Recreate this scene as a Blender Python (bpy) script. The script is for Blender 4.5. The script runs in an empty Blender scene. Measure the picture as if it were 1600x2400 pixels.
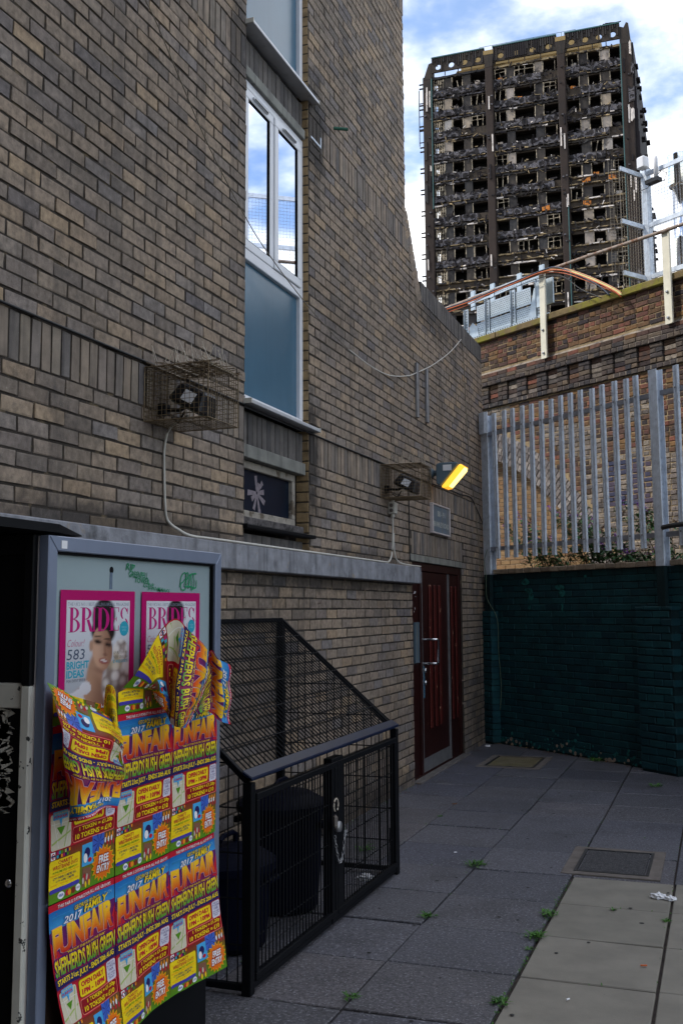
import bpy, bmesh, math, random
from mathutils import Vector, Matrix, noise as mnoise
R = random.Random(7)
rad = math.radians
scn = bpy.context.scene
COL = scn.collection

# ------------------------------------------------------------------ camera
YAW, PITCH, ROLL = 0.345472, 0.121181, -0.005878
CAMP = Vector((2.763, 0.0, 1.629))
fw = Vector((-math.sin(YAW)*math.cos(PITCH), math.cos(YAW)*math.cos(PITCH), math.sin(PITCH)))
rt = Vector((math.cos(YAW), math.sin(YAW), 0)); up = rt.cross(fw)
r2 = rt*math.cos(ROLL) + up*math.sin(ROLL); u2 = -rt*math.sin(ROLL) + up*math.cos(ROLL)
cd = bpy.data.cameras.new('camera'); cam = bpy.data.objects.new('camera', cd); COL.objects.link(cam)
cam.matrix_world = Matrix(((r2.x, u2.x, -fw.x, CAMP.x), (r2.y, u2.y, -fw.y, CAMP.y), (r2.z, u2.z, -fw.z, CAMP.z), (0, 0, 0, 1)))
cd.sensor_fit = 'HORIZONTAL'; cd.sensor_width = 36; cd.lens = 36*2440.96/1600
cd.shift_y = -(1200-1130.25)/1600
cd.clip_start = 0.05; cd.clip_end = 3000
scn.camera = cam
FPX = 2440.96
def proj(p):
    d = Vector(p)-CAMP; z = d.dot(fw)
    if z < .1: return None
    return (800+FPX*d.dot(r2)/z, 1130.25-FPX*d.dot(u2)/z, z)

# ------------------------------------------------------------------ sky and sun
SUN_EL, SUN_AZ = rad(48), rad(248)          # azimuth clockwise from +Y: light comes over the left building from behind
w = bpy.data.worlds.new('World'); scn.world = w; w.use_nodes = True
nt = w.node_tree; nt.nodes.clear(); N = nt.nodes.new; L = nt.links.new
out = N('ShaderNodeOutputWorld'); sky = N('ShaderNodeTexSky'); sky.sky_type = 'NISHITA'; sky.sun_disc = False
sky.sun_elevation = SUN_EL; sky.sun_rotation = SUN_AZ; sky.air_density = 1.0; sky.dust_density = .1; sky.ozone_density = 3.5
b1 = N('ShaderNodeBackground'); b1.inputs[1].default_value = .15; L(sky.outputs[0], b1.inputs[0])
b2 = N('ShaderNodeBackground'); b2.inputs[0].default_value = (1, 1, 1, 1); b2.inputs[1].default_value = 1.0
tc = N('ShaderNodeTexCoord'); sx = N('ShaderNodeSeparateXYZ'); L(tc.outputs['Generated'], sx.inputs[0])
ab = N('ShaderNodeMath'); ab.operation = 'ABSOLUTE'; L(sx.outputs[2], ab.inputs[0])
ad = N('ShaderNodeMath'); ad.operation = 'ADD'; ad.inputs[1].default_value = .18; L(ab.outputs[0], ad.inputs[0])
dx = N('ShaderNodeMath'); dx.operation = 'DIVIDE'; L(sx.outputs[0], dx.inputs[0]); L(ad.outputs[0], dx.inputs[1])
dy = N('ShaderNodeMath'); dy.operation = 'DIVIDE'; L(sx.outputs[1], dy.inputs[0]); L(ad.outputs[0], dy.inputs[1])
cx = N('ShaderNodeCombineXYZ'); L(dx.outputs[0], cx.inputs[0]); L(dy.outputs[0], cx.inputs[1]); cx.inputs[2].default_value = 5.7
cn = N('ShaderNodeTexNoise'); cn.inputs['Scale'].default_value = 2.6; cn.inputs['Detail'].default_value = 7; cn.inputs['Roughness'].default_value = .55
L(cx.outputs[0], cn.inputs['Vector'])
cr = N('ShaderNodeValToRGB'); cr.color_ramp.elements[0].position = .40; cr.color_ramp.elements[1].position = .60; cr.color_ramp.interpolation = 'EASE'
cr.color_ramp.elements[0].color = (.06, .06, .06, 1)
L(cn.outputs[0], cr.inputs[0])
ms = N('ShaderNodeMixShader'); L(cr.outputs[0], ms.inputs[0]); L(b1.outputs[0], ms.inputs[1]); L(b2.outputs[0], ms.inputs[2]); L(ms.outputs[0], out.inputs[0])
sl = bpy.data.lights.new('sun', 'SUN'); sl.energy = 2.0; sl.angle = rad(6); sl.color = (1, .95, .87)
so = bpy.data.objects.new('sun', sl); COL.objects.link(so)
sd = Vector((math.sin(SUN_AZ)*math.cos(SUN_EL), math.cos(SUN_AZ)*math.cos(SUN_EL), math.sin(SUN_EL)))
so.rotation_euler = sd.to_track_quat('Z', 'Y').to_euler(); so.location = (-20, -10, 40)
vs = scn.view_settings; vs.view_transform = 'Standard'; vs.look = 'None'; vs.exposure = 0.9; vs.gamma = 1.0; vs.use_curve_mapping = False

# ------------------------------------------------------------------ materials
def M(name, col, rough=.8, var=.18, nscale=6, bump=0, bscale=90, metal=0, spec=.3, rnd=None, dirt=None, dirt2=None, emit=None, streak=None, speck=None, alpha=None, trans=0, stains=None):
    m = bpy.data.materials.new(name); m.use_nodes = True; t = m.node_tree; t.nodes.clear(); n = t.nodes.new; l = t.links.new
    o = n('ShaderNodeOutputMaterial'); b = n('ShaderNodeBsdfPrincipled'); l(b.outputs[0], o.inputs[0])
    b.inputs['Roughness'].default_value = rough; b.inputs['Metallic'].default_value = metal; b.inputs['Specular IOR Level'].default_value = spec
    if trans: b.inputs['Transmission Weight'].default_value = trans
    g = n('ShaderNodeNewGeometry'); P = g.outputs['Position']
    def noi(s, det=4, ro=.6, vec=None):
        q = n('ShaderNodeTexNoise'); q.inputs['Scale'].default_value = s; q.inputs['Detail'].default_value = det; q.inputs['Roughness'].default_value = ro
        l(vec or P, q.inputs['Vector']); return q.outputs[0]
    def rng(src, a, b_, c, d):
        q = n('ShaderNodeMapRange'); q.inputs[1].default_value = a; q.inputs[2].default_value = b_; q.inputs[3].default_value = c; q.inputs[4].default_value = d
        l(src, q.inputs[0]); return q.outputs[0]
    if rnd:
        oi = n('ShaderNodeObjectInfo'); a = n('ShaderNodeMath'); a.operation = 'ADD'; l(oi.outputs['Random'], a.inputs[0]); l(g.outputs['Random Per Island'], a.inputs[1])
        fr = n('ShaderNodeMath'); fr.operation = 'FRACT'; l(a.outputs[0], fr.inputs[0])
        rp = n('ShaderNodeValToRGB'); e = rp.color_ramp.elements
        while len(e) < len(rnd): e.new(.5)
        for i, c in enumerate(rnd): e[i].position = i/(len(rnd)-1); e[i].color = (*c, 1)
        l(fr.outputs[0], rp.inputs[0]); c0 = rp.outputs[0]
    else:
        rg = n('ShaderNodeRGB'); rg.outputs[0].default_value = (*col, 1); c0 = rg.outputs[0]
    if var:
        mx = n('ShaderNodeMix'); mx.data_type = 'RGBA'; mx.blend_type = 'MULTIPLY'; mx.inputs[0].default_value = 1
        l(c0, mx.inputs[6]); cc = n('ShaderNodeCombineColor'); v = rng(noi(nscale), .25, .75, 1-var, 1+var)
        for i in range(3): l(v, cc.inputs[i])
        l(cc.outputs[0], mx.inputs[7]); c0 = mx.outputs[2]
    def over(mask, colr):
        nonlocal c0
        mx = n('ShaderNodeMix'); mx.data_type = 'RGBA'; l(mask, mx.inputs[0]); l(c0, mx.inputs[6]); mx.inputs[7].default_value = (*colr, 1); c0 = mx.outputs[2]
    for d in (dirt, dirt2):
        if d: over(rng(noi(d[2], 5, .65), d[1], d[1]+d[3], 0, d[4] if len(d) > 4 else .85), d[0])
    if speck: over(rng(noi(speck[1], 2, .5), speck[2], speck[2]+.06, 0, speck[3]), speck[0])
    if streak:   # vertical run marks
        mp = n('ShaderNodeMapping'); mp.inputs['Scale'].default_value = (streak[2], streak[2], streak[2]*.06); l(P, mp.inputs[0])
        over(rng(noi(1, 4, .6, mp.outputs[0]), streak[1], streak[1]+.16, 0, streak[3]), streak[0])
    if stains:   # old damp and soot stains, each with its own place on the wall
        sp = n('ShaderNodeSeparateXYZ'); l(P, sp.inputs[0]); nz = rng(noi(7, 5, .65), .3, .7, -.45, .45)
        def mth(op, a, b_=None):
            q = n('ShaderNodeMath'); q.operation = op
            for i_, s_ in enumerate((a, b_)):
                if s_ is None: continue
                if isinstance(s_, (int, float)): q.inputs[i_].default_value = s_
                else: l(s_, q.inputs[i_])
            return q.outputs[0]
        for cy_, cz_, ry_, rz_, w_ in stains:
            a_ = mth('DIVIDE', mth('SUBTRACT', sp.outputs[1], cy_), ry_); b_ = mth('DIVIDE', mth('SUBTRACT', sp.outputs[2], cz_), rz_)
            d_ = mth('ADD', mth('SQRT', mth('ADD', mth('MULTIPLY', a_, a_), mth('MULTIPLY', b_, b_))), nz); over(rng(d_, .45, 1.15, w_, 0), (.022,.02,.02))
    l(c0, b.inputs['Base Color'])
    if bump:
        bp = n('ShaderNodeBump'); bp.inputs['Strength'].default_value = bump; bp.inputs['Distance'].default_value = .01; l(noi(bscale, 5, .7), bp.inputs['Height']); l(bp.outputs[0], b.inputs['Normal'])
    if emit:
        b.inputs['Emission Color'].default_value = (*emit[0], 1); b.inputs['Emission Strength'].default_value = emit[1]
    return m

MT = {}
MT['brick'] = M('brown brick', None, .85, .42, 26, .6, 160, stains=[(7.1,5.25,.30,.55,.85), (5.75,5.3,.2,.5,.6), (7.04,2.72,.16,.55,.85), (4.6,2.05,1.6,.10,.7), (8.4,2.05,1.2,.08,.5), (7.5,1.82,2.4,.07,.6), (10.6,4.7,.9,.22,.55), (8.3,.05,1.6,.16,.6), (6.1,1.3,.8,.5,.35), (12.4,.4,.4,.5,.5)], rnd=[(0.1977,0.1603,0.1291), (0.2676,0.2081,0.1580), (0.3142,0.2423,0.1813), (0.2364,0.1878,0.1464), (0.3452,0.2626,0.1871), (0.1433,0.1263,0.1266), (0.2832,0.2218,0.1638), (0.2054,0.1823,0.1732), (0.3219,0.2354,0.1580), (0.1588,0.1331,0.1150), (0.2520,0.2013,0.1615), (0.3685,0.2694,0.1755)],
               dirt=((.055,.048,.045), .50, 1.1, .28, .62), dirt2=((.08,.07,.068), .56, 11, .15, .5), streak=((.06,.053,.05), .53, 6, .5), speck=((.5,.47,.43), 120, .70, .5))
MT['brick_dark'] = M('sooty brick', None, .9, .3, 8, .5, 140, rnd=[(.07,.066,.066), (.12,.11,.105), (.15,.135,.125), (.09,.084,.082)], streak=((.03,.03,.03), .54, 18, .6))
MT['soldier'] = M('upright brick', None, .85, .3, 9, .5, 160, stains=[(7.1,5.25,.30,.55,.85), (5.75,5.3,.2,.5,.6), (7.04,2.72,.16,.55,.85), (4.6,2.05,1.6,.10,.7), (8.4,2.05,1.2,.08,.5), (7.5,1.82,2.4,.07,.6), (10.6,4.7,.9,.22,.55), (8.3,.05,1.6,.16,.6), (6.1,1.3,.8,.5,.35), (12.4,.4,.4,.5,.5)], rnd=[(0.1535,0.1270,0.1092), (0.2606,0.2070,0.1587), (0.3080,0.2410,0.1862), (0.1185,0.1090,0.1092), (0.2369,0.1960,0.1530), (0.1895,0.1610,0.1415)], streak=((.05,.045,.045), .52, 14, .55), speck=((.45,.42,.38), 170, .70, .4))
MT['mortar'] = M('mortar', (.045,.037,.031), .95, .3, 12, .6, 120, dirt=((.2,.15,.09), .56, 7, .1, .7))
MT['reveal'] = M('reveal brick', (.3,.21,.11), .85, .4, 12, .5, 140)
MT['concrete'] = M('stained concrete', (.24,.245,.27), .85, .35, 9, .4, 60, dirt=((.06,.06,.065), .54, 5, .16, .8), dirt2=((.3,.22,.13), .62, 6, .07, .75), streak=((.06,.06,.065), .52, 9, .6))
MT['lintel'] = M('lintel concrete', (.2,.2,.18), .85, .3, 7, .3, 70, streak=((.07,.07,.065), .52, 12, .6))
MT['upvc'] = M('white window plastic', (.72,.73,.76), .35, .06, 6, dirt=((.4,.38,.36), .66, 9, .1, .4))
MT['aluminium'] = M('aluminium sill', (.55,.56,.58), .45, .12, 10, metal=.4, dirt=((.25,.25,.25), .6, 12, .15, .5))
MT['panel_blue'] = M('blue glass panel', (.06,.14,.21), .22, .1, 2, spec=.4, streak=((.05,.12,.18), .5, 10, .4))
MT['glass'] = M('window glass', (.72,.78,.9), .015, 0, metal=1.0)
MT['glass_dark'] = M('dark glass', (.004,.009,.02), .35, .3, 5, spec=.1, dirt=((.03,.06,.07), .62, 9, .1, .5))
MT['rubber'] = M('black rubber', (.005,.005,.006), .7, .1, spec=.1)
MT['old_paint'] = M('flaking white paint', (.3,.27,.23), .7, .3, 9, .3, 60, dirt=((.1,.075,.05), .52, 10, .08, .9))
MT['rot_wood'] = M('rotten sill wood', (.1,.09,.09), .8, .4, 14, .5, 80, dirt=((.02,.018,.018), .5, 12, .1, .9), speck=((.6,.6,.6), 45, .72, .8))
MT['door'] = M('dark red door paint', (.022,.0035,.003), .5, .35, 4, .2, 50, spec=.25, dirt=((.3,.14,.07), .70, 16, .03, .8))
MT['door_groove'] = M('worn red groove', (.07,.007,.005), .5, .3, 6, .2, 50, dirt=((.4,.22,.14), .63, 11, .04, .9))
MT['chrome'] = M('chrome', (.75,.76,.78), .12, .05, metal=1)
MT['steel_dull'] = M('dull steel', (.3,.3,.31), .45, .25, 8, metal=.7, dirt=((.1,.08,.07), .6, 10, .1, .6))
MT['galv'] = M('galvanised steel', (.6,.66,.74), .5, .2, 14, .05, 60, metal=.12, dirt=((.2,.23,.28), .55, 20, .2, .6), streak=((.22,.25,.3), .55, 12, .4))
MT['galv_dull'] = M('weathered galvanised steel', (.27,.28,.31), .6, .2, 10, metal=.15)
MT['green'] = M('dark green masonry paint', None, .62, .3, 5, .35, 70, spec=.3, rnd=[(0.0039,0.0332,0.0439), (0.0068,0.0518,0.0610), (0.0046,0.0393,0.0518), (0.0090,0.0629,0.0717), (0.0039,0.0297,0.0424)], dirt=((.015,.075,.075), .66, 5, .1, .4), speck=((.06,.22,.21), 60, .745, .55))
MT['green_joint'] = M('green painted joint', (.003,.017,.02), .7, .3, 6, .4, 60, dirt=((.03,.12,.12), .62, 12, .08, .6))
MT['green_worn'] = M('worn green paint', (.02,.16,.15), .7, .4, 20, .4, 60, dirt=((.005,.03,.03), .5, 22, .12, .9))
MT['bare'] = M('bare masonry', (.34,.26,.2), .9, .4, 20, .4, 60, dirt=((.03,.1,.08), .55, 28, .1, .9))
MT['coping'] = M('mossy coping tile', None, .85, .25, 10, .4, 80, rnd=[(.27,.21,.15), (.33,.26,.19), (.22,.175,.13), (.3,.22,.15)], streak=((.07,.08,.03), .56, 16, .7))
MT['stock'] = M('old stock brick', None, .9, .35, 16, .6, 120, rnd=[(0.0325,0.0227,0.0227), (0.1039,0.0552,0.0358), (0.1559,0.0845,0.0358), (0.0195,0.0162,0.0195), (0.1299,0.0649,0.0454), (0.0649,0.0358,0.0292), (0.1753,0.0974,0.0389), (0.0454,0.0292,0.0272), (0.1819,0.0649,0.0422), (0.0845,0.0454,0.0325), (0.0260,0.0215,0.0260)], dirt=((.035,.03,.03), .57, 3, .12, .75), speck=((.38,.33,.26), 80, .7, .6))
MT['stock_mortar'] = M('lime mortar', (.27,.2,.115), .95, .3, 12, .5, 90, dirt=((.06,.048,.036), .56, 2.5, .12, .7))
MT['stock_dark'] = M('blackened brick', None, .9, .35, 16, .6, 120, rnd=[(.03,.028,.03), (.07,.05,.042), (.045,.04,.042), (.11,.08,.055), (.025,.025,.032)], speck=((.35,.3,.24), 60, .68, .6))
MT['weathered'] = M('spalled masonry', None, .95, .4, 22, .9, 60, rnd=[(0.2040,0.1700,0.1428), (0.1360,0.1122,0.1020), (0.2448,0.2040,0.1632), (0.0884,0.0748,0.0680), (0.1836,0.1564,0.1360)], dirt=((.05,.042,.04), .53, 9, .1, .85))
MT['weather_mortar'] = M('weathered mortar', (.25,.21,.17), .95, .4, 20, .9, 60, dirt=((.06,.05,.05), .52, 10, .1, .8))
MT['yellow'] = M('yellow infill brick', None, .88, .25, 14, .4, 110, rnd=[(0.2064,0.1200,0.0536), (0.2377,0.1466,0.0678), (0.1752,0.1000,0.0464), (0.2190,0.1266,0.0571), (0.1564,0.0833,0.0428), (0.2502,0.1599,0.0785)])
MT['yellow_mortar'] = M('pale mortar', (.5,.38,.25), .95, .2, 14)
MT['ring'] = M('arch ring brick', None, .92, .35, 20, .7, 90, rnd=[(.2,.175,.165), (.13,.11,.105), (.27,.235,.21), (.09,.08,.08), (.32,.28,.25)], dirt=((.05,.042,.04), .55, 12, .1, .7))
MT['blue_brick'] = M('blue engineering brick', None, .5, .2, 10, .2, 80, rnd=[(.016,.018,.05), (.028,.027,.06), (.05,.03,.05), (.02,.022,.055)])
MT['red_paint'] = M('red graffiti on stone', (.38,.08,.07), .85, .4, 14, .6, 60, dirt=((.28,.24,.2), .55, 9, .1, .9))
MT['moss'] = M('mossy coping stone', (.16,.115,.055), .95, .35, 7, .6, 70, dirt=((.2,.19,.02), .47, 2.1, .14, .85), dirt2=((.05,.04,.03), .6, 5, .1, .8))
MT['cream'] = M('cream painted steel', (.66,.62,.5), .55, .12, 6, dirt=((.3,.15,.06), .68, 7, .05, .8))
MT['rust'] = M('rusty pipe', (.3,.24,.2), .8, .4, 10, .4, 60, dirt=((.17,.07,.03), .5, 6, .12, .9))
MT['slab_dark'] = M('dark aggregate slab', None, .5, .75, 55, .5, 120, spec=.5, rnd=[(0.0618,0.0635,0.0786), (0.0967,0.0961,0.1132), (0.0808,0.0794,0.0901), (0.1081,0.1004,0.1089), (0.0703,0.0748,0.1017)], dirt=((.035,.034,.038), .50, 2.2, .22, .75), dirt2=((.24,.22,.21), .62, 1.6, .12, .45), speck=((.36,.36,.4), 85, .60, .6))
MT['slab_light'] = M('concrete slab', None, .85, .18, 4, .2, 120, rnd=[(0.2045,0.1908,0.1593), (0.2326,0.2141,0.1800), (0.1859,0.1750,0.1488)], dirt=((.1,.1,.095), .6, 1.8, .2, .6), speck=((.06,.06,.06), 50, .74, .6))
MT['bed'] = M('sand joint', (.05,.04,.035), .95, .4, 20, .5, 90, dirt=((.02,.035,.012), .6, 5, .1, .7))
MT['asphalt'] = M('asphalt', (.05,.05,.052), .9, .25, 30, .5, 200)
MT['iron'] = M('cast iron', (.035,.034,.034), .7, .35, 14, .5, 60)
MT['cover_stone'] = M('mossy cover', (.15,.125,.075), .9, .35, 9, .6, 120, dirt=((.11,.11,.03), .5, 4, .2, .7))
MT['cover_dark'] = M('dark aggregate cover', (.055,.054,.058), .85, .5, 40, .7, 120, speck=((.3,.29,.28), 120, .62, .6))
MT['cement'] = M('cement surround', (.15,.13,.115), .9, .3, 9, .4, 90)
MT['black_steel'] = M('black painted steel', (.003,.0035,.005), .55, .2, 8, spec=.12)
MT['rail_sky_tint'] = M('shiny dark steel rail', (.003,.009,.03), .35, .3, 10, spec=.3, speck=((.2,.2,.22), 60, .74, .4))  # blue tint of the reflected sky is put into the base colour
MT['bin'] = M('navy plastic bin', (.0015,.0025,.010), .55, .15, 8, spec=.06)
MT['cage'] = M('rusty wire', (.2,.15,.09), .6, .4, 12, metal=.3, dirt=((.1,.06,.03), .5, 20, .1, .8))
MT['spike'] = M('pale spike', (.5,.44,.36), .5, .2, 10)
MT['lamp_black'] = M('black lamp housing', (.006,.0065,.009), .4, .2, 8)
MT['lamp_glass'] = M('lamp glass', (.1,.12,.1), .15, .1)
MT['lamp_grey'] = M('grey blue lamp housing', (.09,.13,.16), .5, .12, 8)
MT['lamp_on'] = M('lit sodium lens', (.9,.5,.05), .4, .05, emit=((1.0,.50,.04), .75))
MT['lamp_core'] = M('hot lamp strip', (1,.8,.3), .4, 0, emit=((1.0,.72,.2), 1.4))
MT['label_white'] = M('white sticker', (.7,.7,.72), .6, .05)
MT['cable_white'] = M('white conduit', (.55,.53,.48), .55, .15, 10)
MT['cable_black'] = M('black cable', (.012,.012,.013), .5, .1)
MT['wire_thin'] = M('thin brown wire', (.2,.17,.13), .6, .2)
MT['plastic_pale'] = M('pale plastic box', (.55,.53,.47), .5, .1)
MT['sign_face'] = M('blue grey sign face', (.09,.135,.18), .35, .15, 6, streak=((.16,.15,.12), .5, 9, .8))
MT['sign_text'] = M('pale sign lettering', (.45,.48,.45), .5, .2, 20)
MT['orange'] = M('orange cable', (.55,.12,.035), .45, .1); MT['wire_green'] = M('dull green wire', (.1,.14,.09), .6, .2); MT['lime'] = M('yellow green cable', (.6,.62,.25), .5, .1); MT['navycable'] = M('navy cable', (.02,.03,.06), .4, .1); MT['peach'] = M('faded orange cable', (.5,.25,.13), .45, .1)
MT['tray'] = M('perforated tray steel', (.42,.49,.55), .5, .15, 12, metal=.3)
MT['tray_hole'] = M('tray slot', (.05,.055,.07), .8, 0)
MT['leaf'] = M('buddleia leaf', None, .6, .3, 20, rnd=[(0.0510,0.1275,0.0425), (0.0850,0.2040,0.0680), (0.0340,0.1020,0.0425), (0.1190,0.2210,0.0680)])
MT['stem'] = M('plant stem', (.12,.08,.045), .8, .3, 20); MT['purple'] = M('purple flower', None, .7, .3, 30, rnd=[(0.3510,0.0945,0.5400), (0.4860,0.1890,0.6750), (0.2295,0.0675,0.3780), (0.5670,0.2700,0.7020)])
MT['dead'] = M('dead flower head', (.14,.06,.03), .85, .3, 30)
MT['weed'] = M('weed leaf', None, .6, .3, 30, rnd=[(.05,.16,.02), (.08,.2,.03), (.03,.1,.02)])
MT['paper'] = M('crumpled paper', (.78,.78,.8), .8, .08, 30)
MT['dryleaf'] = M('dry leaf', None, .85, .2, rnd=[(.2,.09,.04), (.12,.07,.04), (.26,.15,.07)])
MT['earth'] = M('earth', (.09,.07,.05), .95, .4, 6, .8, 30)
MT['kiosk_black'] = M('peeling black paint', (.003,.003,.004), .5, .2, 6, spec=.15, dirt=((.36,.35,.31), .66, 9, .02, .95))
MT['kiosk_cream'] = M('chipped cream paint', (.68,.66,.58), .55, .12, 7, dirt=((.01,.01,.012), .60, 20, .02, .95))
MT['ad_alu'] = M('blue grey anodised frame', (.2,.235,.32), .38, .06, 10, metal=.35)
MT['ad_side'] = M('pale aluminium side', (.55,.5,.5), .45, .12, 8, metal=.3)
MT['ad_board'] = M('grey blue backing board', (.27,.34,.36), .35, .08, 2.5, dirt=((.45,.42,.4), .72, 6, .06, .5))
MT['red_sticker'] = M('red sticker', (.7,.03,.02), .6, .1)
# tower
MT['soot'] = M('soot black', (.004,.0035,.0035), .95, .3, .6)
MT['tw_col'] = M('scorched column', (.032,.022,.018), .9, .3, .35, dirt=((.02,.017,.016), .52, .25, .15, .8), dirt2=((.15,.14,.14), .68, 1.3, .04, .8))
MT['tw_brown'] = M('scorched concrete', (.05,.038,.028), .9, .35, .9, dirt=((.025,.02,.018), .55, .5, .12, .8))
MT['tw_side'] = M('scorched side wall', (.016,.013,.015), .9, .4, .5, dirt=((.13,.12,.12), .66, 1.1, .05, .7))
MT['tw_grey'] = M('ash grey panel', None, .9, .3, .8, rnd=[(0.0288,0.0250,0.0240), (0.0528,0.0432,0.0360), (0.0360,0.0288,0.0240), (0.0432,0.0408,0.0408), (0.0240,0.0206,0.0202)], dirt=((.3,.25,.2), .70, .9, .1, .7))
MT['tw_pale'] = M('pale unburnt panel', None, .9, .25, 1.2, rnd=[(0.2720,0.2176,0.1632), (0.3400,0.2856,0.2448), (0.2244,0.1836,0.1496), (0.3740,0.3400,0.3128)], dirt=((.07,.06,.055), .56, .8, .1, .85))
MT['tw_foam'] = M('charred insulation edge', (.3,.22,.12), .9, .5, 1.4, dirt=((.03,.022,.018), .46, 1.2, .12, .85))
MT['tw_white'] = M('white exposed sill', (.6,.53,.48), .8, .3, 1.4, dirt=((.1,.08,.07), .56, .8, .1, .8))
MT['tw_frame'] = M('pale window frame', (.4,.33,.24), .7, .4, 1.5, dirt=((.02,.017,.014), .47, 1.3, .1, .92))
MT['tw_teal'] = M('teal pipe', (.03,.09,.09), .6, .2, 1); MT['tw_orange'] = M('rust patch', (.5,.17,.03), .8, .4, 2)
MT['tw_crown'] = M('scorched crown', (.035,.027,.022), .9, .4, .7, streak=((.02,.018,.017), .5, 3, .8))
MT['tw_plant'] = M('ochre plant room wall', (.26,.18,.075), .9, .2, .6)
def char_mat():
    m = bpy.data.materials.new('charred insulation panel'); m.use_nodes = True; t = m.node_tree; n = t.nodes.new; l = t.links.new; b = t.nodes['Principled BSDF']; b.inputs['Roughness'].default_value = .95
    g = n('ShaderNodeNewGeometry'); v = n('ShaderNodeTexVoronoi'); v.inputs['Scale'].default_value = .95; v.inputs['Randomness'].default_value = .55; l(g.outputs[0], v.inputs[0])
    q = n('ShaderNodeTexNoise'); q.inputs['Scale'].default_value = 3.2; q.inputs['Detail'].default_value = 6; l(g.outputs[0], q.inputs[0])
    a = n('ShaderNodeMath'); a.operation = 'MULTIPLY_ADD'; a.inputs[1].default_value = .45; l(q.outputs[0], a.inputs[0]); l(v.outputs['Distance'], a.inputs[2])
    r = n('ShaderNodeValToRGB'); e = r.color_ramp.elements; e[0].position = .5; e[0].color = (.01,.008,.009,1); e[1].position = .9; e[1].color = (.02,.016,.016,1)
    for p, c in ((.59, (.012,.01,.011,1)), (.63, (.17,.16,.18,1)), (.67, (.04,.033,.035,1)), (.76, (.15,.14,.15,1)), (.80, (.025,.02,.02,1))):
        k = e.new(p); k.color = c
    l(a.outputs[0], r.inputs[0]); l(r.outputs[0], b.inputs['Base Color']); return m
MT['tw_char'] = char_mat()
def print_mat(name, rough=.35, back=(.75,.75,.72)):
    m = bpy.data.materials.new(name); m.use_nodes = True; t = m.node_tree; n = t.nodes.new; l = t.links.new; b = t.nodes['Principled BSDF']
    b.inputs['Roughness'].default_value = rough; b.inputs['Specular IOR Level'].default_value = .18
    a = n('ShaderNodeVertexColor'); a.layer_name = 'ink'; l(a.outputs[0], b.inputs['Base Color']); return m
MT['print'] = print_mat('printed vinyl', .4); MT['print_matt'] = print_mat('printed paper behind film', .3)

# ------------------------------------------------------------------ frames and building helpers
class Frame:
    def __init__(s, ang, ox=0, oy=0): s.a, s.ox, s.oy = ang, ox, oy; s.c, s.s = math.cos(ang), math.sin(ang)
    def w(s, x, y, z): return Vector((s.ox+x*s.c-y*s.s, s.oy+x*s.s+y*s.c, z))
WALL = Frame(rad(90))                      # local x runs along the left wall (world y), local -y points out into the alley
GA = rad(-40.645); GREEN = Frame(GA, .651368*9.814, .758762*9.814)
VA = rad(-36); VIA = Frame(VA, .587785*13.701, .809017*13.701)
WORLD = Frame(0)
BASE = {}
def link(o, parent):
    COL.objects.link(o)
    if parent is not None: o.parent = parent; BASE[o] = BASE[parent]
    return o
def thing(name, label, cat, fr=WORLD, at=(0,0,0), group=None):
    o = bpy.data.objects.new(name, None); COL.objects.link(o); o.empty_display_size = .1
    o.location = fr.w(*at); o.rotation_euler = (0, 0, fr.a); o['label'] = label; o['category'] = cat
    if group: o['group'] = group
    BASE[o] = at; return o
def tagm(o, label, cat, group=None):
    o['label'] = label; o['category'] = cat
    if group: o['group'] = group
    return o
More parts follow.
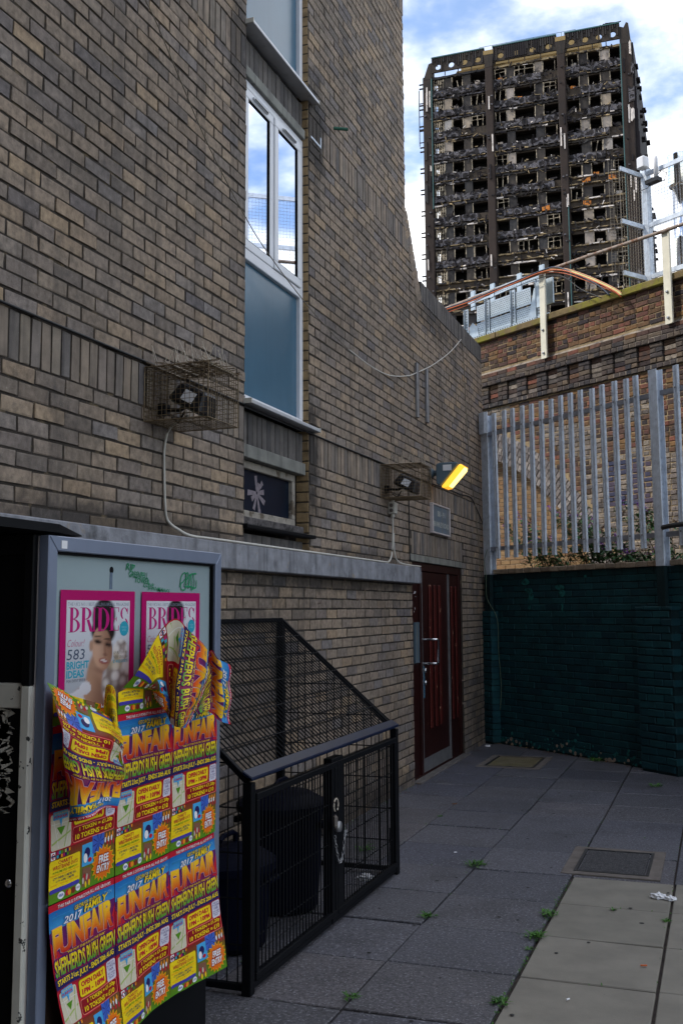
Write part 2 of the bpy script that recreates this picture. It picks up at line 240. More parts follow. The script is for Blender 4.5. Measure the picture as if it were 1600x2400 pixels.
class MB:
    def __init__(s): s.v = []; s.f = []
    def add(s, vs, fs):
        k = len(s.v); s.v += [tuple(p) for p in vs]; s.f += [tuple(i+k for i in f) for f in fs]; return s
    def box(s, x0, x1, y0, y1, z0, z1):
        x0, x1 = min(x0,x1), max(x0,x1); y0, y1 = min(y0,y1), max(y0,y1); z0, z1 = min(z0,z1), max(z0,z1)
        return s.add([(x0,y0,z0),(x1,y0,z0),(x1,y1,z0),(x0,y1,z0),(x0,y0,z1),(x1,y0,z1),(x1,y1,z1),(x0,y1,z1)],
                     [(0,3,2,1),(4,5,6,7),(0,1,5,4),(1,2,6,5),(2,3,7,6),(3,0,4,7)])
    def obox(s, m, hx, hy, hz):
        p = [m @ Vector((a*hx,b*hy,c*hz)) for c in (-1,1) for a,b in ((-1,-1),(1,-1),(1,1),(-1,1))]
        return s.add(p, [(0,3,2,1),(4,5,6,7),(0,1,5,4),(1,2,6,5),(2,3,7,6),(3,0,4,7)])
    def tube(s, pts, r, n=6, cap=True):
        pts = [Vector(p) for p in pts]; rings = []
        for i, p in enumerate(pts):
            t = ((pts[min(i+1,len(pts)-1)]-pts[max(i-1,0)]) or Vector((0,0,1))).normalized()
            a = Vector((0,0,1)) if abs(t.z) < .9 else Vector((1,0,0)); e1 = t.cross(a).normalized(); e2 = t.cross(e1)
            rr = r[i] if isinstance(r, (list,tuple)) else r
            rings.append([p+(e1*math.cos(2*math.pi*k/n)+e2*math.sin(2*math.pi*k/n))*rr for k in range(n)])
        vs = [q for g in rings for q in g]; fs = []
        for i in range(len(pts)-1):
            for k in range(n): fs.append((i*n+k, i*n+(k+1)%n, (i+1)*n+(k+1)%n, (i+1)*n+k))
        if cap: fs.append(tuple(range(n))[::-1]); fs.append(tuple((len(pts)-1)*n+k for k in range(n)))
        return s.add(vs, [f[::-1] for f in fs])
    def lathe(s, prof, c, n=20, m=None):
        vs = []
        for r, z in prof:
            for k in range(n):
                p = Vector((r*math.cos(2*math.pi*k/n), r*math.sin(2*math.pi*k/n), z))
                vs.append((m @ p if m else p)+Vector(c))
        fs = [(i*n+k, i*n+(k+1)%n, (i+1)*n+(k+1)%n, (i+1)*n+k) for i in range(len(prof)-1) for k in range(n)]
        fs += [tuple(range(n))[::-1], tuple((len(prof)-1)*n+k for k in range(n))]
        return s.add(vs, fs)
    def prism(s, poly, y0, y1, ax='xz'):    # poly in (x,z) counter-clockwise seen from -y, extruded y0..y1
        n = len(poly); vs = [(x,y0,z) for x,z in poly]+[(x,y1,z) for x,z in poly]
        if ax == 'yz': vs = [(y0,x,z) for x,z in poly]+[(y1,x,z) for x,z in poly]
        if ax == 'xy': vs = [(x,z,y0) for x,z in poly]+[(x,z,y1) for x,z in poly]
        return s.add(vs, [tuple(range(n)), tuple(range(2*n-1,n-1,-1))]+[((i+1)%n, i, n+i, n+(i+1)%n) for i in range(n)])
    def brick(s, a0, a1, z0, z1, yf, d=.1, ch=.004, jit=.0015, rr=R, cz=None):
        j = lambda: rr.uniform(-jit, jit); yf += rr.uniform(-.0025, .0025)
        i = [(a0,z0),(a1,z0),(a1,z1),(a0,z1)]; q = [(a0+ch,z0+ch),(a1-ch,z0+ch),(a1-ch,z1-ch),(a0+ch,z1-ch)]
        vs = [(a, yf+d, z) for a,z in i]+[(a+j(), yf+ch, z+j()) for a,z in i]+[(a+j()*2, yf, z+j()*2) for a,z in q]
        fs = [(8,9,10,11)]
        for k in range(4): m = (k+1)%4; fs += [(4+k,4+m,8+m,8+k), (k,m,4+m,4+k)]
        return s.add(vs, fs)
    def build(s, name, mat, parent=None, fr=None, bevel=0, smooth=False, kind=None, fix=False, base=None):
        b = base if base is not None else (BASE[parent] if parent is not None else (0,0,0))
        me = bpy.data.meshes.new(name); me.from_pydata([(x-b[0],y-b[1],z-b[2]) for x,y,z in s.v], [], s.f); me.update()
        if bevel or fix:
            bm = bmesh.new(); bm.from_mesh(me)
            if fix: bmesh.ops.recalc_face_normals(bm, faces=bm.faces)
            if bevel: bmesh.ops.bevel(bm, geom=list(bm.edges), offset=bevel, segments=1, affect='EDGES', clamp_overlap=True)
            bm.to_mesh(me); bm.free()
        if smooth: me.polygons.foreach_set('use_smooth', [True]*len(me.polygons))
        if mat: me.materials.append(MT[mat] if isinstance(mat, str) else mat)
        o = bpy.data.objects.new(name, me)
        if parent is None:
            COL.objects.link(o); f = fr or WORLD; o.location = f.w(*b); o.rotation_euler = (0,0,f.a); BASE[o] = b
        else: link(o, parent)
        if kind: o['kind'] = kind
        return o
def rbox(name, mat, parent, *a, bevel=0): return MB().box(*a).build(name, mat, parent, bevel=bevel)
def text2d(s, size=1, res=2, off=0, shear=0):
    cu = bpy.data.curves.new('t', 'FONT'); cu.body = s; cu.size = 1; cu.resolution_u = res; cu.offset = off; cu.shear = shear; cu.align_x = 'LEFT'
    ob = bpy.data.objects.new('t', cu); me = ob.to_mesh()
    vs = [(v.co.x, v.co.y) for v in me.vertices]; fs = [tuple(p.vertices) for p in me.polygons]
    ob.to_mesh_clear(); bpy.data.objects.remove(ob); bpy.data.curves.remove(cu)
    return vs, fs
def fit_text(s, x0, x1, y0, y1, res=2, off=0, shear=0):
    vs, fs = text2d(s, 1, res, off, shear)
    if not vs: return [], []
    ax = min(v[0] for v in vs); bx = max(v[0] for v in vs); ay = min(v[1] for v in vs); by = max(v[1] for v in vs)
    return [(x0+(v[0]-ax)/(bx-ax)*(x1-x0), y0+(v[1]-ay)/(by-ay)*(y1-y0)) for v in vs], fs
# ================================================================== SETTING
def structure(o): o['kind'] = 'structure'; return o
structure(MB().box(-400, 400, -300, 700, -.6, -.12).build('ground', 'asphalt'))
pave = structure(MB().box(-.05, 6, -2, 14, -.11, -.018).build('pavement', 'bed'))
# paving slabs, each one a piece of the pavement
XJ = [-.02, .60, 1.225, 1.835, 2.43, 3.04, 3.65, 4.26]
YJ0, YP = 4.235, .612
def slab_mesh(rr, wx, wy):
    b = MB(); h = .04; c = .004; j = lambda: rr.uniform(-.0022, .0022)
    x, y = wx/2, wy/2
    o = [(-x,-y),(x,-y),(x,y),(-x,y)]; q = [(-x+c,-y+c),(x-c,-y+c),(x-c,y-c),(-x+c,y-c)]; e = [j() for _ in range(4)]
    b.add([(p[0],p[1],-h) for p in o]+[(o[k][0],o[k][1],-c+e[k]) for k in range(4)]+[(q[k][0]+j(),q[k][1]+j(),e[k]) for k in range(4)],
          [(8,9,10,11)]+[f for k in range(4) for f in ((4+k,4+(k+1)%4,8+(k+1)%4,8+k),(k,(k+1)%4,4+(k+1)%4,4+k))])
    me = bpy.data.meshes.new('slab'); me.from_pydata(b.v, [], b.f); me.update(); return me
slab_cache = {}
for i in range(len(XJ)-1):
    wx = XJ[i+1]-XJ[i]-.011
    for k in range(-4, 15):
        y0 = YJ0+k*YP; light = XJ[i] > 1.8 and k < 4
        key = (i, k % 4, light)
        if key not in slab_cache:
            me = slab_mesh(R, wx-(.004 if light else 0), YP-(.008 if light else .011)); me.materials.append(MT['slab_light' if light else 'slab_dark']); slab_cache[key] = me
        # the two inspection covers replace the slab in the same place
        o = bpy.data.objects.new('slab', slab_cache[key]); o.location = ((XJ[i]+XJ[i+1])/2+(.006 if light else 0), y0+YP/2+R.uniform(-.004,.004), R.uniform(-.004,.002)); o.rotation_euler = (0,0,R.uniform(-.004,.004))
        link(o, pave)
# inspection covers
def cover(x0, x1, y0, y1, mat, label, sm):
    t = thing('manhole_cover', label, 'manhole cover', WORLD, ((x0+x1)/2,(y0+y1)/2,0), 'inspection covers in the paving')
    b = MB()
    for a in ((x0-.07,x1+.07,y0-.07,y0),(x0-.07,x1+.07,y1,y1+.07),(x0-.07,x0,y0,y1),(x1,x1+.07,y0,y1)): b.box(*a, -.02, .0055)
    b.build('cement_surround', sm, t)
    b = MB(); f = .018
    for a in ((x0,x1,y0,y0+f),(x0,x1,y1-f,y1),(x0,x0+f,y0+f,y1-f),(x1-f,x1,y0+f,y1-f)): b.box(*a, -.02, .009)
    b.build('iron_frame', 'iron', t)
    b = MB().box(x0+.028, x1-.028, y0+.028, y1-.028, -.02, .0075); b.build('infill_plate', mat, t, bevel=.003)
    for yy in (y0+.035, y1-.035): MB().box((x0+x1)/2-.03,(x0+x1)/2+.03,yy-.012,yy+.012,.0,.0095).build('lifting_key', 'iron', t, bevel=.003)
cover(.38, .90, 10.92, 11.68, 'cover_stone', 'mossy brown inspection cover beside the red door', 'cement')
cover(1.83, 2.28, 6.80, 7.42, 'cover_dark', 'dark speckled inspection cover beside the pale slabs', 'cement')

# ------------------------------------------------------------------ left building
bld = thing('brick_building', 'tall brown brick building with slot windows along the left of the alley', 'building', WALL, (3.5,0,0))
B0 = BASE[bld]
ZC = .075
OPEN = [(5.885,6.985,2.02,14.), (9.66,11.72,0,2.155)]      # recessed window bay and door
def top_at(a):   # outline of the wall top
    if a < 9.61: return 14.
    if a < 10.13: return 5.57-(a-9.61)*(5.57-4.79)/.52
    return 4.78
bricks = []        # (a0,a1,z0,z1,kind)
def course(z0, a_lo, a_hi, off, pitch=.225, h=.065, kind='brick'):
    cuts = sorted([(o[0],o[1]) for o in OPEN if o[2] < z0+h and o[3] > z0+.01])
    segs = []; s = a_lo
    for c0, c1 in cuts:
        if c0 > s: segs.append((s, min(c0,a_hi)))
        s = max(s, c1)
    if s < a_hi: segs.append((s, a_hi))
    for s0, s1 in segs:
        k = math.floor((s0-off)/pitch)
        a = off+k*pitch
        while a < s1:
            b0, b1 = max(a+.005, s0+.0005), min(a+pitch-.005, s1-.0005, 9.607 if z0 > 5.5 else 99)
            if b1-b0 > .03 and top_at((b0+b1)/2) > z0+h*.6: bricks.append((b0+.0015,b1-.0015,z0+.0065,z0+.0035+h,kind))
            a += pitch
kz = 0; z = 2.68-36*ZC
while z < 9.6:
    in_s1 = 2.675 < z < 2.90; in_s2 = 5.15 < z < 5.375; in_s3 = 7.6 < z < 7.82
    hi = 13.05 if z < 4.75 else 10.2
    if (in_s1 or in_s2 or in_s3):
        if abs(z-2.68) < .01 or abs(z-5.155) < .01 or abs(z-7.63) < .01:
            course(z, 1.6, hi, 1.6, .075, .215, 'soldier')
    else:
        course(z, 1.6, hi, 1.6+(.1125 if kz % 2 else 0))
    z += ZC; kz += 1
# upright courses over the door and along the coping
bricks = [b for b in bricks if not (b[4] == 'brick' and 2.15 < b[2] < 2.375 and 9.64 < (b[0]+b[1])/2 < 11.75)]
a = 9.66
while a < 11.70: bricks.append((a+.005,a+.070,2.16,2.375,'soldier')); a += .075
a = 10.14
while a < 13.0: bricks.append((a+.005,a+.07,4.79,5.005,'brick_dark')); a += .075
# mortar core
core = MB()
core.box(-4, 5.885, .0045, 10, -.1, 14); core.box(5.885, 6.985, .16, 10, -.1, 14); core.box(6.985, 9.60, .0048, 10, -.1, 14)
core.box(5.885, 6.985, .0049, .16, -.1, 2.02)
core.box(9.60, 9.66, .0047, .33, -.1, 5.4); core.box(9.66, 11.72, .005, .33, 2.155, 4.785); core.box(11.72, 13.06, .0046, .33, -.1, 4.785)
core.prism([(9.61,4.7),(10.13,4.7),(10.13,4.78),(9.61,5.53)], .013, .33); core.box(10.13,13.06,.014,.3,4.70,5.0); core.box(9.66,11.72,.2,.33,-.1,2.085)
core.build('wall_core', 'mortar', bld)
MB().box(-11,-3.0,-8,.0,-.1,12.5).build('added_shade_wing', M('added shade wing brick', (.17,.15,.13), .9, .3, 3), bld)    # unseen wing added behind the camera to darken the near alley
def area(b):
    c = WALL.w((b[0]+b[1])/2, 0, (b[2]+b[3])/2); p = proj(c)
    if not p or not (-20 < p[0] < 1620 and -20 < p[1] < 2420): return 0
    if p[1] > 1240 and p[0] < 520: return 0
    q = proj(WALL.w(b[1],0,b[3])); r_ = proj(WALL.w(b[0],0,b[2]))
    return abs(q[0]-r_[0])*abs(b[3]-b[2])/p[2]
full = [b for b in bricks if (b[4] == 'brick' and b[1]-b[0] > .2115) or b[4] == 'soldier']
full.sort(key=area, reverse=True); own = set(full[:300]); 
var = {}
for kd, wx, hz in (('brick',.212,.062), ('soldier',.062,.212)):
    for q in range(7):
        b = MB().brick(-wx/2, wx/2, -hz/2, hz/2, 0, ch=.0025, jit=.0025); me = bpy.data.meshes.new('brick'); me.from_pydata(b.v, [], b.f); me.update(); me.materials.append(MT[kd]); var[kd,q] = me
groups = {}
for b in bricks:
    if b in own:
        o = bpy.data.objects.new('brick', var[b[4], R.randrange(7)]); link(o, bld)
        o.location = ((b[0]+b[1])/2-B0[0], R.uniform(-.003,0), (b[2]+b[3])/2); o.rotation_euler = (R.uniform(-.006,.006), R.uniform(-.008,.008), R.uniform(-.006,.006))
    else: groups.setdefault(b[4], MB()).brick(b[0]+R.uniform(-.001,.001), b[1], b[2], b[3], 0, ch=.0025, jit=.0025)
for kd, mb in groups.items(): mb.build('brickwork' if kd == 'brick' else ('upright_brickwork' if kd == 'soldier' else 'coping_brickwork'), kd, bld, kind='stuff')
# sloping brick edge where the tall part drops to the low wall
d0, d1 = Vector((9.615,0,5.56)), Vector((10.125,0,4.80)); n_ = 11
for k in range(n_):
    p = d0.lerp(d1, (k+.5)/n_); an = math.atan2(d1.z-d0.z, d1.x-d0.x)
    m = Matrix.Translation(p+Vector((-.06*math.cos(an+math.pi/2)*0-.05,.15,-.03))) @ Matrix.Rotation(-an, 4, 'Y')
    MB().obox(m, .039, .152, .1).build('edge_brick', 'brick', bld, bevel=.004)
# reveal bricks of the window bay (far jamb)
rb = MB(); zz = 2.03
while zz < 8.4: rb.brick(-.1, -.0045, zz, zz+.065, 0); zz += ZC
jb = MB(); jb.v = [(6.9845+y_*0-(.004 if abs(y_) < .003 else 0), -x_, z_) for x_, y_, z_ in rb.v]; jb.f = rb.f
jb.build('reveal_brickwork', 'reveal', bld, kind='stuff', fix=True)
# concrete ledge
lg = MB()
for a0, a1 in ((-1,3.3),(3.306,6.02),(6.026,7.56),(7.566,9.655)): lg.box(a0,a1,-.095,.02,1.865,2.018)
lg.build('concrete_ledge', 'concrete', bld, bevel=.006)
MB().box(9.60, 11.73, -.004, .1, 2.086, 2.153).build('door_lintel', 'lintel', bld, bevel=.004)
# ---- window bay: recessed upright bricks, lintels, sills and windows
def bay_bricks(z0):
    b = MB(); a = 5.89
    while a < 6.95: b.brick(a+.004, min(a+.071,6.983), z0+.005, z0+.22, .052, d=.06); a += .075
    b.build('spandrel_brickwork', 'brick_dark', bld, kind='stuff')
bay_bricks(2.68); bay_bricks(5.225); bay_bricks(7.70)
bay_bricks(2.02-.13)
# tiled skirt between small window and ledge
MB().box(5.89, 6.98, .055, .1, 2.02, 2.11).build('spandrel', 'brick_dark', bld)
for z0, z1 in ((2.592,2.678),(5.15,5.224),(7.63,7.70)): MB().box(5.888, 6.965, .02, .12, z0, z1).build('lintel', 'lintel', bld, bevel=.004)
def sill(z, par, m='aluminium'):
    MB().add([(5.87,-.055,z-.028),(7.07,-.055,z-.028),(7.07,.06,z-.028),(5.87,.06,z-.028),(5.87,-.055,z-.004),(7.07,-.055,z-.004),(7.07,.06,z+.022),(5.87,.06,z+.022)],
             [(0,3,2,1),(4,5,6,7),(0,1,5,4),(1,2,6,5),(2,3,7,6),(3,0,4,7)]).build('sill', m, par, bevel=.003)
    MB().box(5.862,5.872,-.058,.01,z-.03,z+.004).build('sill_end_cap', 'plastic_pale', par, bevel=.002); MB().box(7.068,7.078,-.058,.0,z-.03,z+.004).build('sill_end_cap', 'plastic_pale', par, bevel=.002)
def rect_frame(b, x0, x1, z0, z1, t, y0, y1):
    b.box(x0,x1,y0,y1,z0,z0+t); b.box(x0,x1,y0,y1,z1-t,z1); b.box(x0,x0+t,y0,y1,z0+t,z1-t); b.box(x1-t,x1,y0,y1,z0+t,z1-t); return b
def tall_window(z0, zt, z1):
    f = MB(); yf = .045
    rect_frame(f, 5.89, 6.98, z0, z1, .055, yf, yf+.06); f.box(5.945, 6.925, yf, yf+.06, zt-.035, zt+.035)
    wn = f.build('window', 'upvc', bld, bevel=.004)
    MB().box(5.94, 6.93, yf+.03, yf+.045, z0+.05, zt-.03).build('blue_panel', 'panel_blue', wn)
    xm = 6.43
    for x0, x1, yy in ((5.95, xm-.0, yf-.002), (xm+.003, 6.92, yf-.012)):
        s = rect_frame(MB(), x0, x1, zt+.037, z1-.058, .062, yy, yy+.05).build('sash', 'upvc', wn, bevel=.004)
        g = MB(); rect_frame(g, x0+.06, x1-.06, zt+.095, z1-.116, .008, yy+.004, yy+.02); g.build('gasket', 'rubber', wn)
        MB().box(x0+.063, x1-.063, yy+.014, yy+.02, zt+.098, z1-.12).build('pane', 'glass', wn)
        v = MB().box((x0+x1)/2-.12, (x0+x1)/2+.12, yy-.016, yy-.0005, z1-.1, z1-.083).build('trickle_vent', 'upvc', wn, bevel=.003)
        MB().box((x0+x1)/2-.11, (x0+x1)/2+.11, yy-.0175, yy-.0165, z1-.098, z1-.09).build('vent_slot', 'rubber', wn)
    sill(z0, wn); return wn
tall_window(2.95, 3.945, 5.148); tall_window(5.50, 6.50, 7.628)
# small old window
f = MB(); rect_frame(f, 5.89, 6.90, 2.215, 2.588, .05, .075, .12); sw = f.build('small_window', 'old_paint', bld, bevel=.004)
MB().box(5.935, 6.855, .105, .11, 2.262, 2.54).build('pane', 'glass_dark', sw)
MB().box(5.888, 6.93, .02, .13, 2.165, 2.214).build('rotten_sill', 'rot_wood', sw, bevel=.006)
MB().box(5.87, 7.05, -.03, .06, 2.135, 2.160).build('sill', 'black_steel', sw, bevel=.004)
sp = MB()      # smashed tape star stuck on the glass
for an, ln in ((100,.16),(70,.10),(48,.15),(185,.17),(215,.12),(250,.17),(285,.19),(330,.16),(10,.13)):
    c, s_ = math.cos(rad(an)), math.sin(rad(an)); wd = .02; ln *= .72
    sp.add([(6.3+c*.01-s_*wd*.5,.1035,2.40+s_*.01+c*wd*.5),(6.3+c*.01+s_*wd*.5,.1035,2.40+s_*.01-c*wd*.5),(6.3+c*ln*1.2+s_*wd,.1035-.0004*an/90,2.40+s_*ln-c*wd),(6.3+c*ln*1.25-s_*wd,.1035-.0004*an/90,2.40+s_*ln+c*wd)], [(0,1,2,3)])
sp.build('torn_tape', M('torn tape', (.2,.17,.19), .7, .4, 40), sw)
# ---- door set
dr = thing('red_door', 'dark red panelled entrance door with worn grooves and chrome pull handle', 'door', WALL, (10.7,0,0))
b = MB(); b.box(9.663,9.75,.02,.12,0,2.084); b.box(11.63,11.717,.02,.12,0,2.084); b.box(9.75,11.63,.02,.12,2.0,2.084); b.box(9.75,11.63,.022,.14,-.01,.03)
b.build('frame', 'door', dr, bevel=.005)
p = MB().box(9.752,9.985,.035,.08,.03,1.998).build('side_panel', 'door', dr, bevel=.004)
MB().box(9.79,9.93,.018,.0345,1.11,1.49).build('intercom', 'sign_face', p, bevel=.004)
rect_frame(MB(), 9.785,9.935,1.105,1.495,.012,.012,.03).build('intercom_rim', 'lamp_grey', p)
for az in ((9.86,1.785,.02,.012),(9.82,1.775,.008,.006),(9.9,1.79,.006,.006),(9.89,1.745,.006,.005),(9.86,1.63,.007,.012),(9.83,1.6,.006,.006)): MB().box(az[0]-az[2]/2,az[0]+az[2]/2,.0335,.0348,az[1]-az[3],az[1]+az[3]).build('sticker_scrap', 'label_white', p)
MB().box(9.985,10.045,.015,.08,.03,1.998).build('meeting_stile', 'door', dr, bevel=.004)
lf = MB().box(10.05,11.14,.03,.075,.035,1.995).build('leaf', 'door', dr, bevel=.004)
for gx in (10.335,10.53,10.72): MB().box(gx,gx+.085,.014,.029,.43,1.87).build('groove_strip', 'door_groove', lf, bevel=.006)
MB().box(10.052,11.13,.024,.0295,.036,.165).build('kick_plate', 'steel_dull', lf)
MB().box(10.052,10.09,.022,.0295,.17,1.99).build('edge_strip', 'steel_dull', lf)
MB().tube([(10.09,.03,1.325),(10.09,-.10,1.325),(10.11,-.12,1.325),(10.13,-.125,1.32),(10.13,-.125,1.10),(10.11,-.12,1.09),(10.09,-.10,1.09),(10.09,.03,1.09)], .0115, 8).build('pull_handle', 'chrome', lf, smooth=True)
MB().box(10.10,10.14,.02,.0295,.75,1.06).build('lock_plate', 'panel_blue', lf, bevel=.003)
for zk in (1.02,.9): MB().lathe([(.022,0),(.022,.02),(.012,.024)], (10.12,.02,zk), 14, Matrix.Rotation(rad(90),4,'X')).build('lock_cylinder', 'chrome', lf, smooth=True)
ch_ = MB().box(11.142,11.16,.012,.07,.035,1.995).build('piano_hinge', 'steel_dull', dr)
s2_ = MB().box(11.165,11.63,.034,.08,.03,1.998).build('far_side_panel', 'door', dr, bevel=.004)
for gx in (11.28,11.47): MB().box(gx,gx+.07,.018,.033,.43,1.87).build('groove_strip', 'door_groove', s2_, bevel=.006)
MB().box(9.64,11.74,-.06,.05,-.02,.012).build('threshold', 'brick_dark', dr, bevel=.004)

# ------------------------------------------------------------------ green painted wall
gw = thing('green_wall', 'dark green painted brick retaining wall with clay coping below the steel fence', 'wall', GREEN, (-8.5,0,0))
G0 = BASE[gw]
MB().box(-8.75, 0, .006, .33, -.1, 2.04).build('wall_core', 'green_joint', gw)
gb = []; z = .02; k = 0
while z < 2.0:
    a = -8.75+(.1125 if k % 2 else 0)
    while a < -1.6: gb.append((a+.003,a+.222,z+.003,z+.072)); a += .225
    z += ZC; k += 1
gb = [b_ for b_ in gb if b_[3] < 2.045]
def garea(b_):
    p = proj(GREEN.w((b_[0]+b_[1])/2,0,b_[2]))
    return 0 if (not p or p[0] > 1605 or p[0] < 1120) else 1/p[2]
gb.sort(key=garea, reverse=True); GV = []
for q in range(6):
    m_ = MB().brick(-.1095,.1095,-.0345,.0345,0,ch=.006,jit=.002); me = bpy.data.meshes.new('brick'); me.from_pydata(m_.v, [], m_.f); me.update(); me.materials.append(MT['green']); GV.append(me)
rest = MB()
for i, b_ in enumerate(gb):
    if i < 300:
        o = bpy.data.objects.new('brick', R.choice(GV)); link(o, gw); o.location = ((b_[0]+b_[1])/2-G0[0], R.uniform(-.002,.002), (b_[2]+b_[3])/2)
        o.rotation_euler = (R.uniform(-.01,.01),R.uniform(-.006,.006),R.uniform(-.012,.012))
    else: rest.brick(*b_, 0, ch=.006, jit=.002)
rest.build('brickwork', 'green', gw, kind='stuff')
# clay coping tiles
a = -8.2
while a < -1.6:
    if not (-5.56 < a+.075 < -5.42 ): MB().brick(a+.002, a+.148, 2.042, 2.10+R.uniform(-.004,.003), -.045, d=.4, ch=.007, jit=.003).build('coping_tile', 'coping', gw)
    a += .15
def plinth(s0, s1, zt):
    b = MB().box(s0+.012, s1-.012, -.108, .004, -.05, zt-.01).build('plinth', 'green_joint', gw); z_ = .02; k_ = 0; q_ = MB()
    while z_ < zt-.03:
        a_ = s0-(.11 if k_ % 2 else 0)
        while a_ < s1-.02:
            if min(a_+.219,s1)-max(a_+.003,s0) > .03: q_.brick(max(a_+.003,s0), min(a_+.219,s1), z_+.004, min(z_+.071,zt), -.12, d=.12, ch=.007, jit=.003)
            a_ += .225
        z_ += ZC; k_ += 1
    q_.build('plinth_brickwork', 'green', b, kind='stuff')
plinth(-8.55, -8.16, 1.60); plinth(-5.76, -5.28, 1.635); plinth(-2.95,-2.5,1.635)
wp = MB()     # patches where the paint is worn
for s0, zz, ww, hh in ((-7.62,1.93,.09,.05),(-7.56,1.83,.09,.045),(-7.53,1.76,.05,.05),(-7.02,1.86,.09,.04),(-6.98,1.79,.06,.05),(-6.99,1.64,.02,.06),(-7.56,1.64,.025,.04),(-6.6,1.97,.03,.02)):
    n_ = 9; pl = []
    for q in range(n_): an = 2*math.pi*q/n_; pl.append((s0+math.cos(an)*ww*R.uniform(.55,1.05), zz+math.sin(an)*hh*R.uniform(.55,1.05)))
    wp.prism(pl, -.0065, -.004)
wp.build('worn_patch', 'green_worn', gw)
bp = MB()     # flaked foot of the wall
for q in range(55):
    s0 = -8.5+3.6*(R.random()**.8); zz = abs(R.gauss(.0,.05))+.015; pl = []; ww = R.uniform(.006,.03)
    for e_ in range(7): an = 2*math.pi*e_/7; pl.append((s0+math.cos(an)*ww*R.uniform(.5,1.1), max(.002,zz+math.sin(an)*ww*R.uniform(.5,1.0))))
    bp.prism(pl, -.0075, -.004)
bp.build('flaked_foot', 'bare', gw)
bq = MB()
for q in range(110):
    s0 = -8.5+3.6*R.random(); zz = abs(R.gauss(.0,.09))+.02; pl = []; ww = R.uniform(.006,.03)
    for e_ in range(7): an = 2*math.pi*e_/7; pl.append((s0+math.cos(an)*ww*R.uniform(.5,1.1), max(.002,zz+math.sin(an)*ww*R.uniform(.5,1.0))))
    bq.prism(pl, -.007, -.004)
bq.build('worn_foot', 'green_worn', gw)
# yellow brick stub at the corner and the steel can on the plinth
ys = thing('brick_stub', 'small yellow brick pier end between the building corner and the fence post', 'pier', GREEN, (-8.52,.1,1.6))
for k in range(6): MB().brick(-8.62,-8.40,1.605+k*.075,1.665+k*.075,.02,d=.2).build('brick', 'yellow', ys)

# ------------------------------------------------------------------ palisade fence
pf = thing('palisade_fence', 'galvanised steel palisade fence standing on the green wall', 'fence', GREEN, (-8.1,0,2.05))
F0 = BASE[pf]
def pale_mesh(h):
    pr = [(-.039,.012),(-.029,-.004),(-.010,-.004),(0,.008),(.010,-.004),(.029,-.004),(.039,.012)]; t = .0035
    pts = pr+[(x,y+t) for x,y in pr[::-1]]; n = len(pts); vs = []; 
    for zz in (0,h): vs += [(x,y,zz) for x,y in pts]
    fs = [(i,(i+1)%n,n+(i+1)%n,n+i) for i in range(n)]+[(i,i+1,n-2-i,n-1-i) for i in range(6)]+[(n+i,n+n-1-i,n+n-2-i,n+i+1) for i in range(6)]
    me = bpy.data.meshes.new('pale'); me.from_pydata(vs, [], fs); me.update(); me.materials.append(MT['galv']); return me
pm = pale_mesh(1.81); s = -8.075; posts = (-5.43,-2.72)
while s < -.9:
    if all(abs(s-q) > .1 for q in posts):
        o = bpy.data.objects.new('pale', pm); link(o, pf); o.location = (s-F0[0], -.055-F0[1]+R.uniform(-.004,.004), 2.23-F0[2]+R.uniform(-.01,.01)); o.rotation_euler = (R.uniform(-.008,.008),R.uniform(-.008,.008),R.uniform(-.05,.05))
        for zz in (2.37,3.815): 
            bo = bpy.data.objects.new('bolt', bpy.data.meshes.get('bolt_m') or MB().lathe([(.009,0),(.009,.008),(.004,.011)], (0,0,0), 8, Matrix.Rotation(rad(90),4,'X')).build('bolt_m','steel_dull').data); 
            link(bo, o); bo.location = (0,-.006,zz-2.23)
    s += .1715
x_ = bpy.data.objects.get('bolt_m')
if x_: bpy.data.objects.remove(x_)
for zz in (2.355,3.80):
    for a0, a1 in ((-8.25,-5.48),(-5.38,-2.77),(-2.67,-.8)):
        b = MB().box(a0,a1,-.038,-.032,zz-.025,zz+.025); b.box(a0,a1,-.032,.01,zz-.025,zz-.019); b.build('rail', 'galv_dull', pf)
def hpost(s, w, z0, z1, m='galv'):
    b = MB(); b.box(s-w/2,s+w/2,-.085,-.077,z0,z1); b.box(s-w/2,s+w/2,.0,.008,z0,z1); b.box(s-.004,s+.004,-.077,.0,z0,z1); return b.build('post', m, pf)
hp = hpost(-8.25,.13,2.04,4.04); hpost(-5.43,.11,2.04,4.05); hpost(-2.72,.11,2.04,4.05)
b = MB(); b.prism([(-8.335,-.10),(-8.30,-.125),(-8.20,-.125),(-8.165,-.10),(-8.165,-.09),(-8.335,-.09)], 3.80, 4.07, 'xy'); b.build('post_cap', 'galv', hp, fix=True)
for s0, zt in ((-8.25,2.04),(-5.43,2.04),(-2.72,2.04)): MB().box(s0-.05,s0+.05,-.086,-.04,1.5,zt).build('painted_foot', 'green_joint', pf)
MB().tube([(-5.37,-.09,2.42),(-5.22,-.11,2.43),(-4.6,-.1,2.44)], .025, 8).build('slide_bar', 'iron', pf)

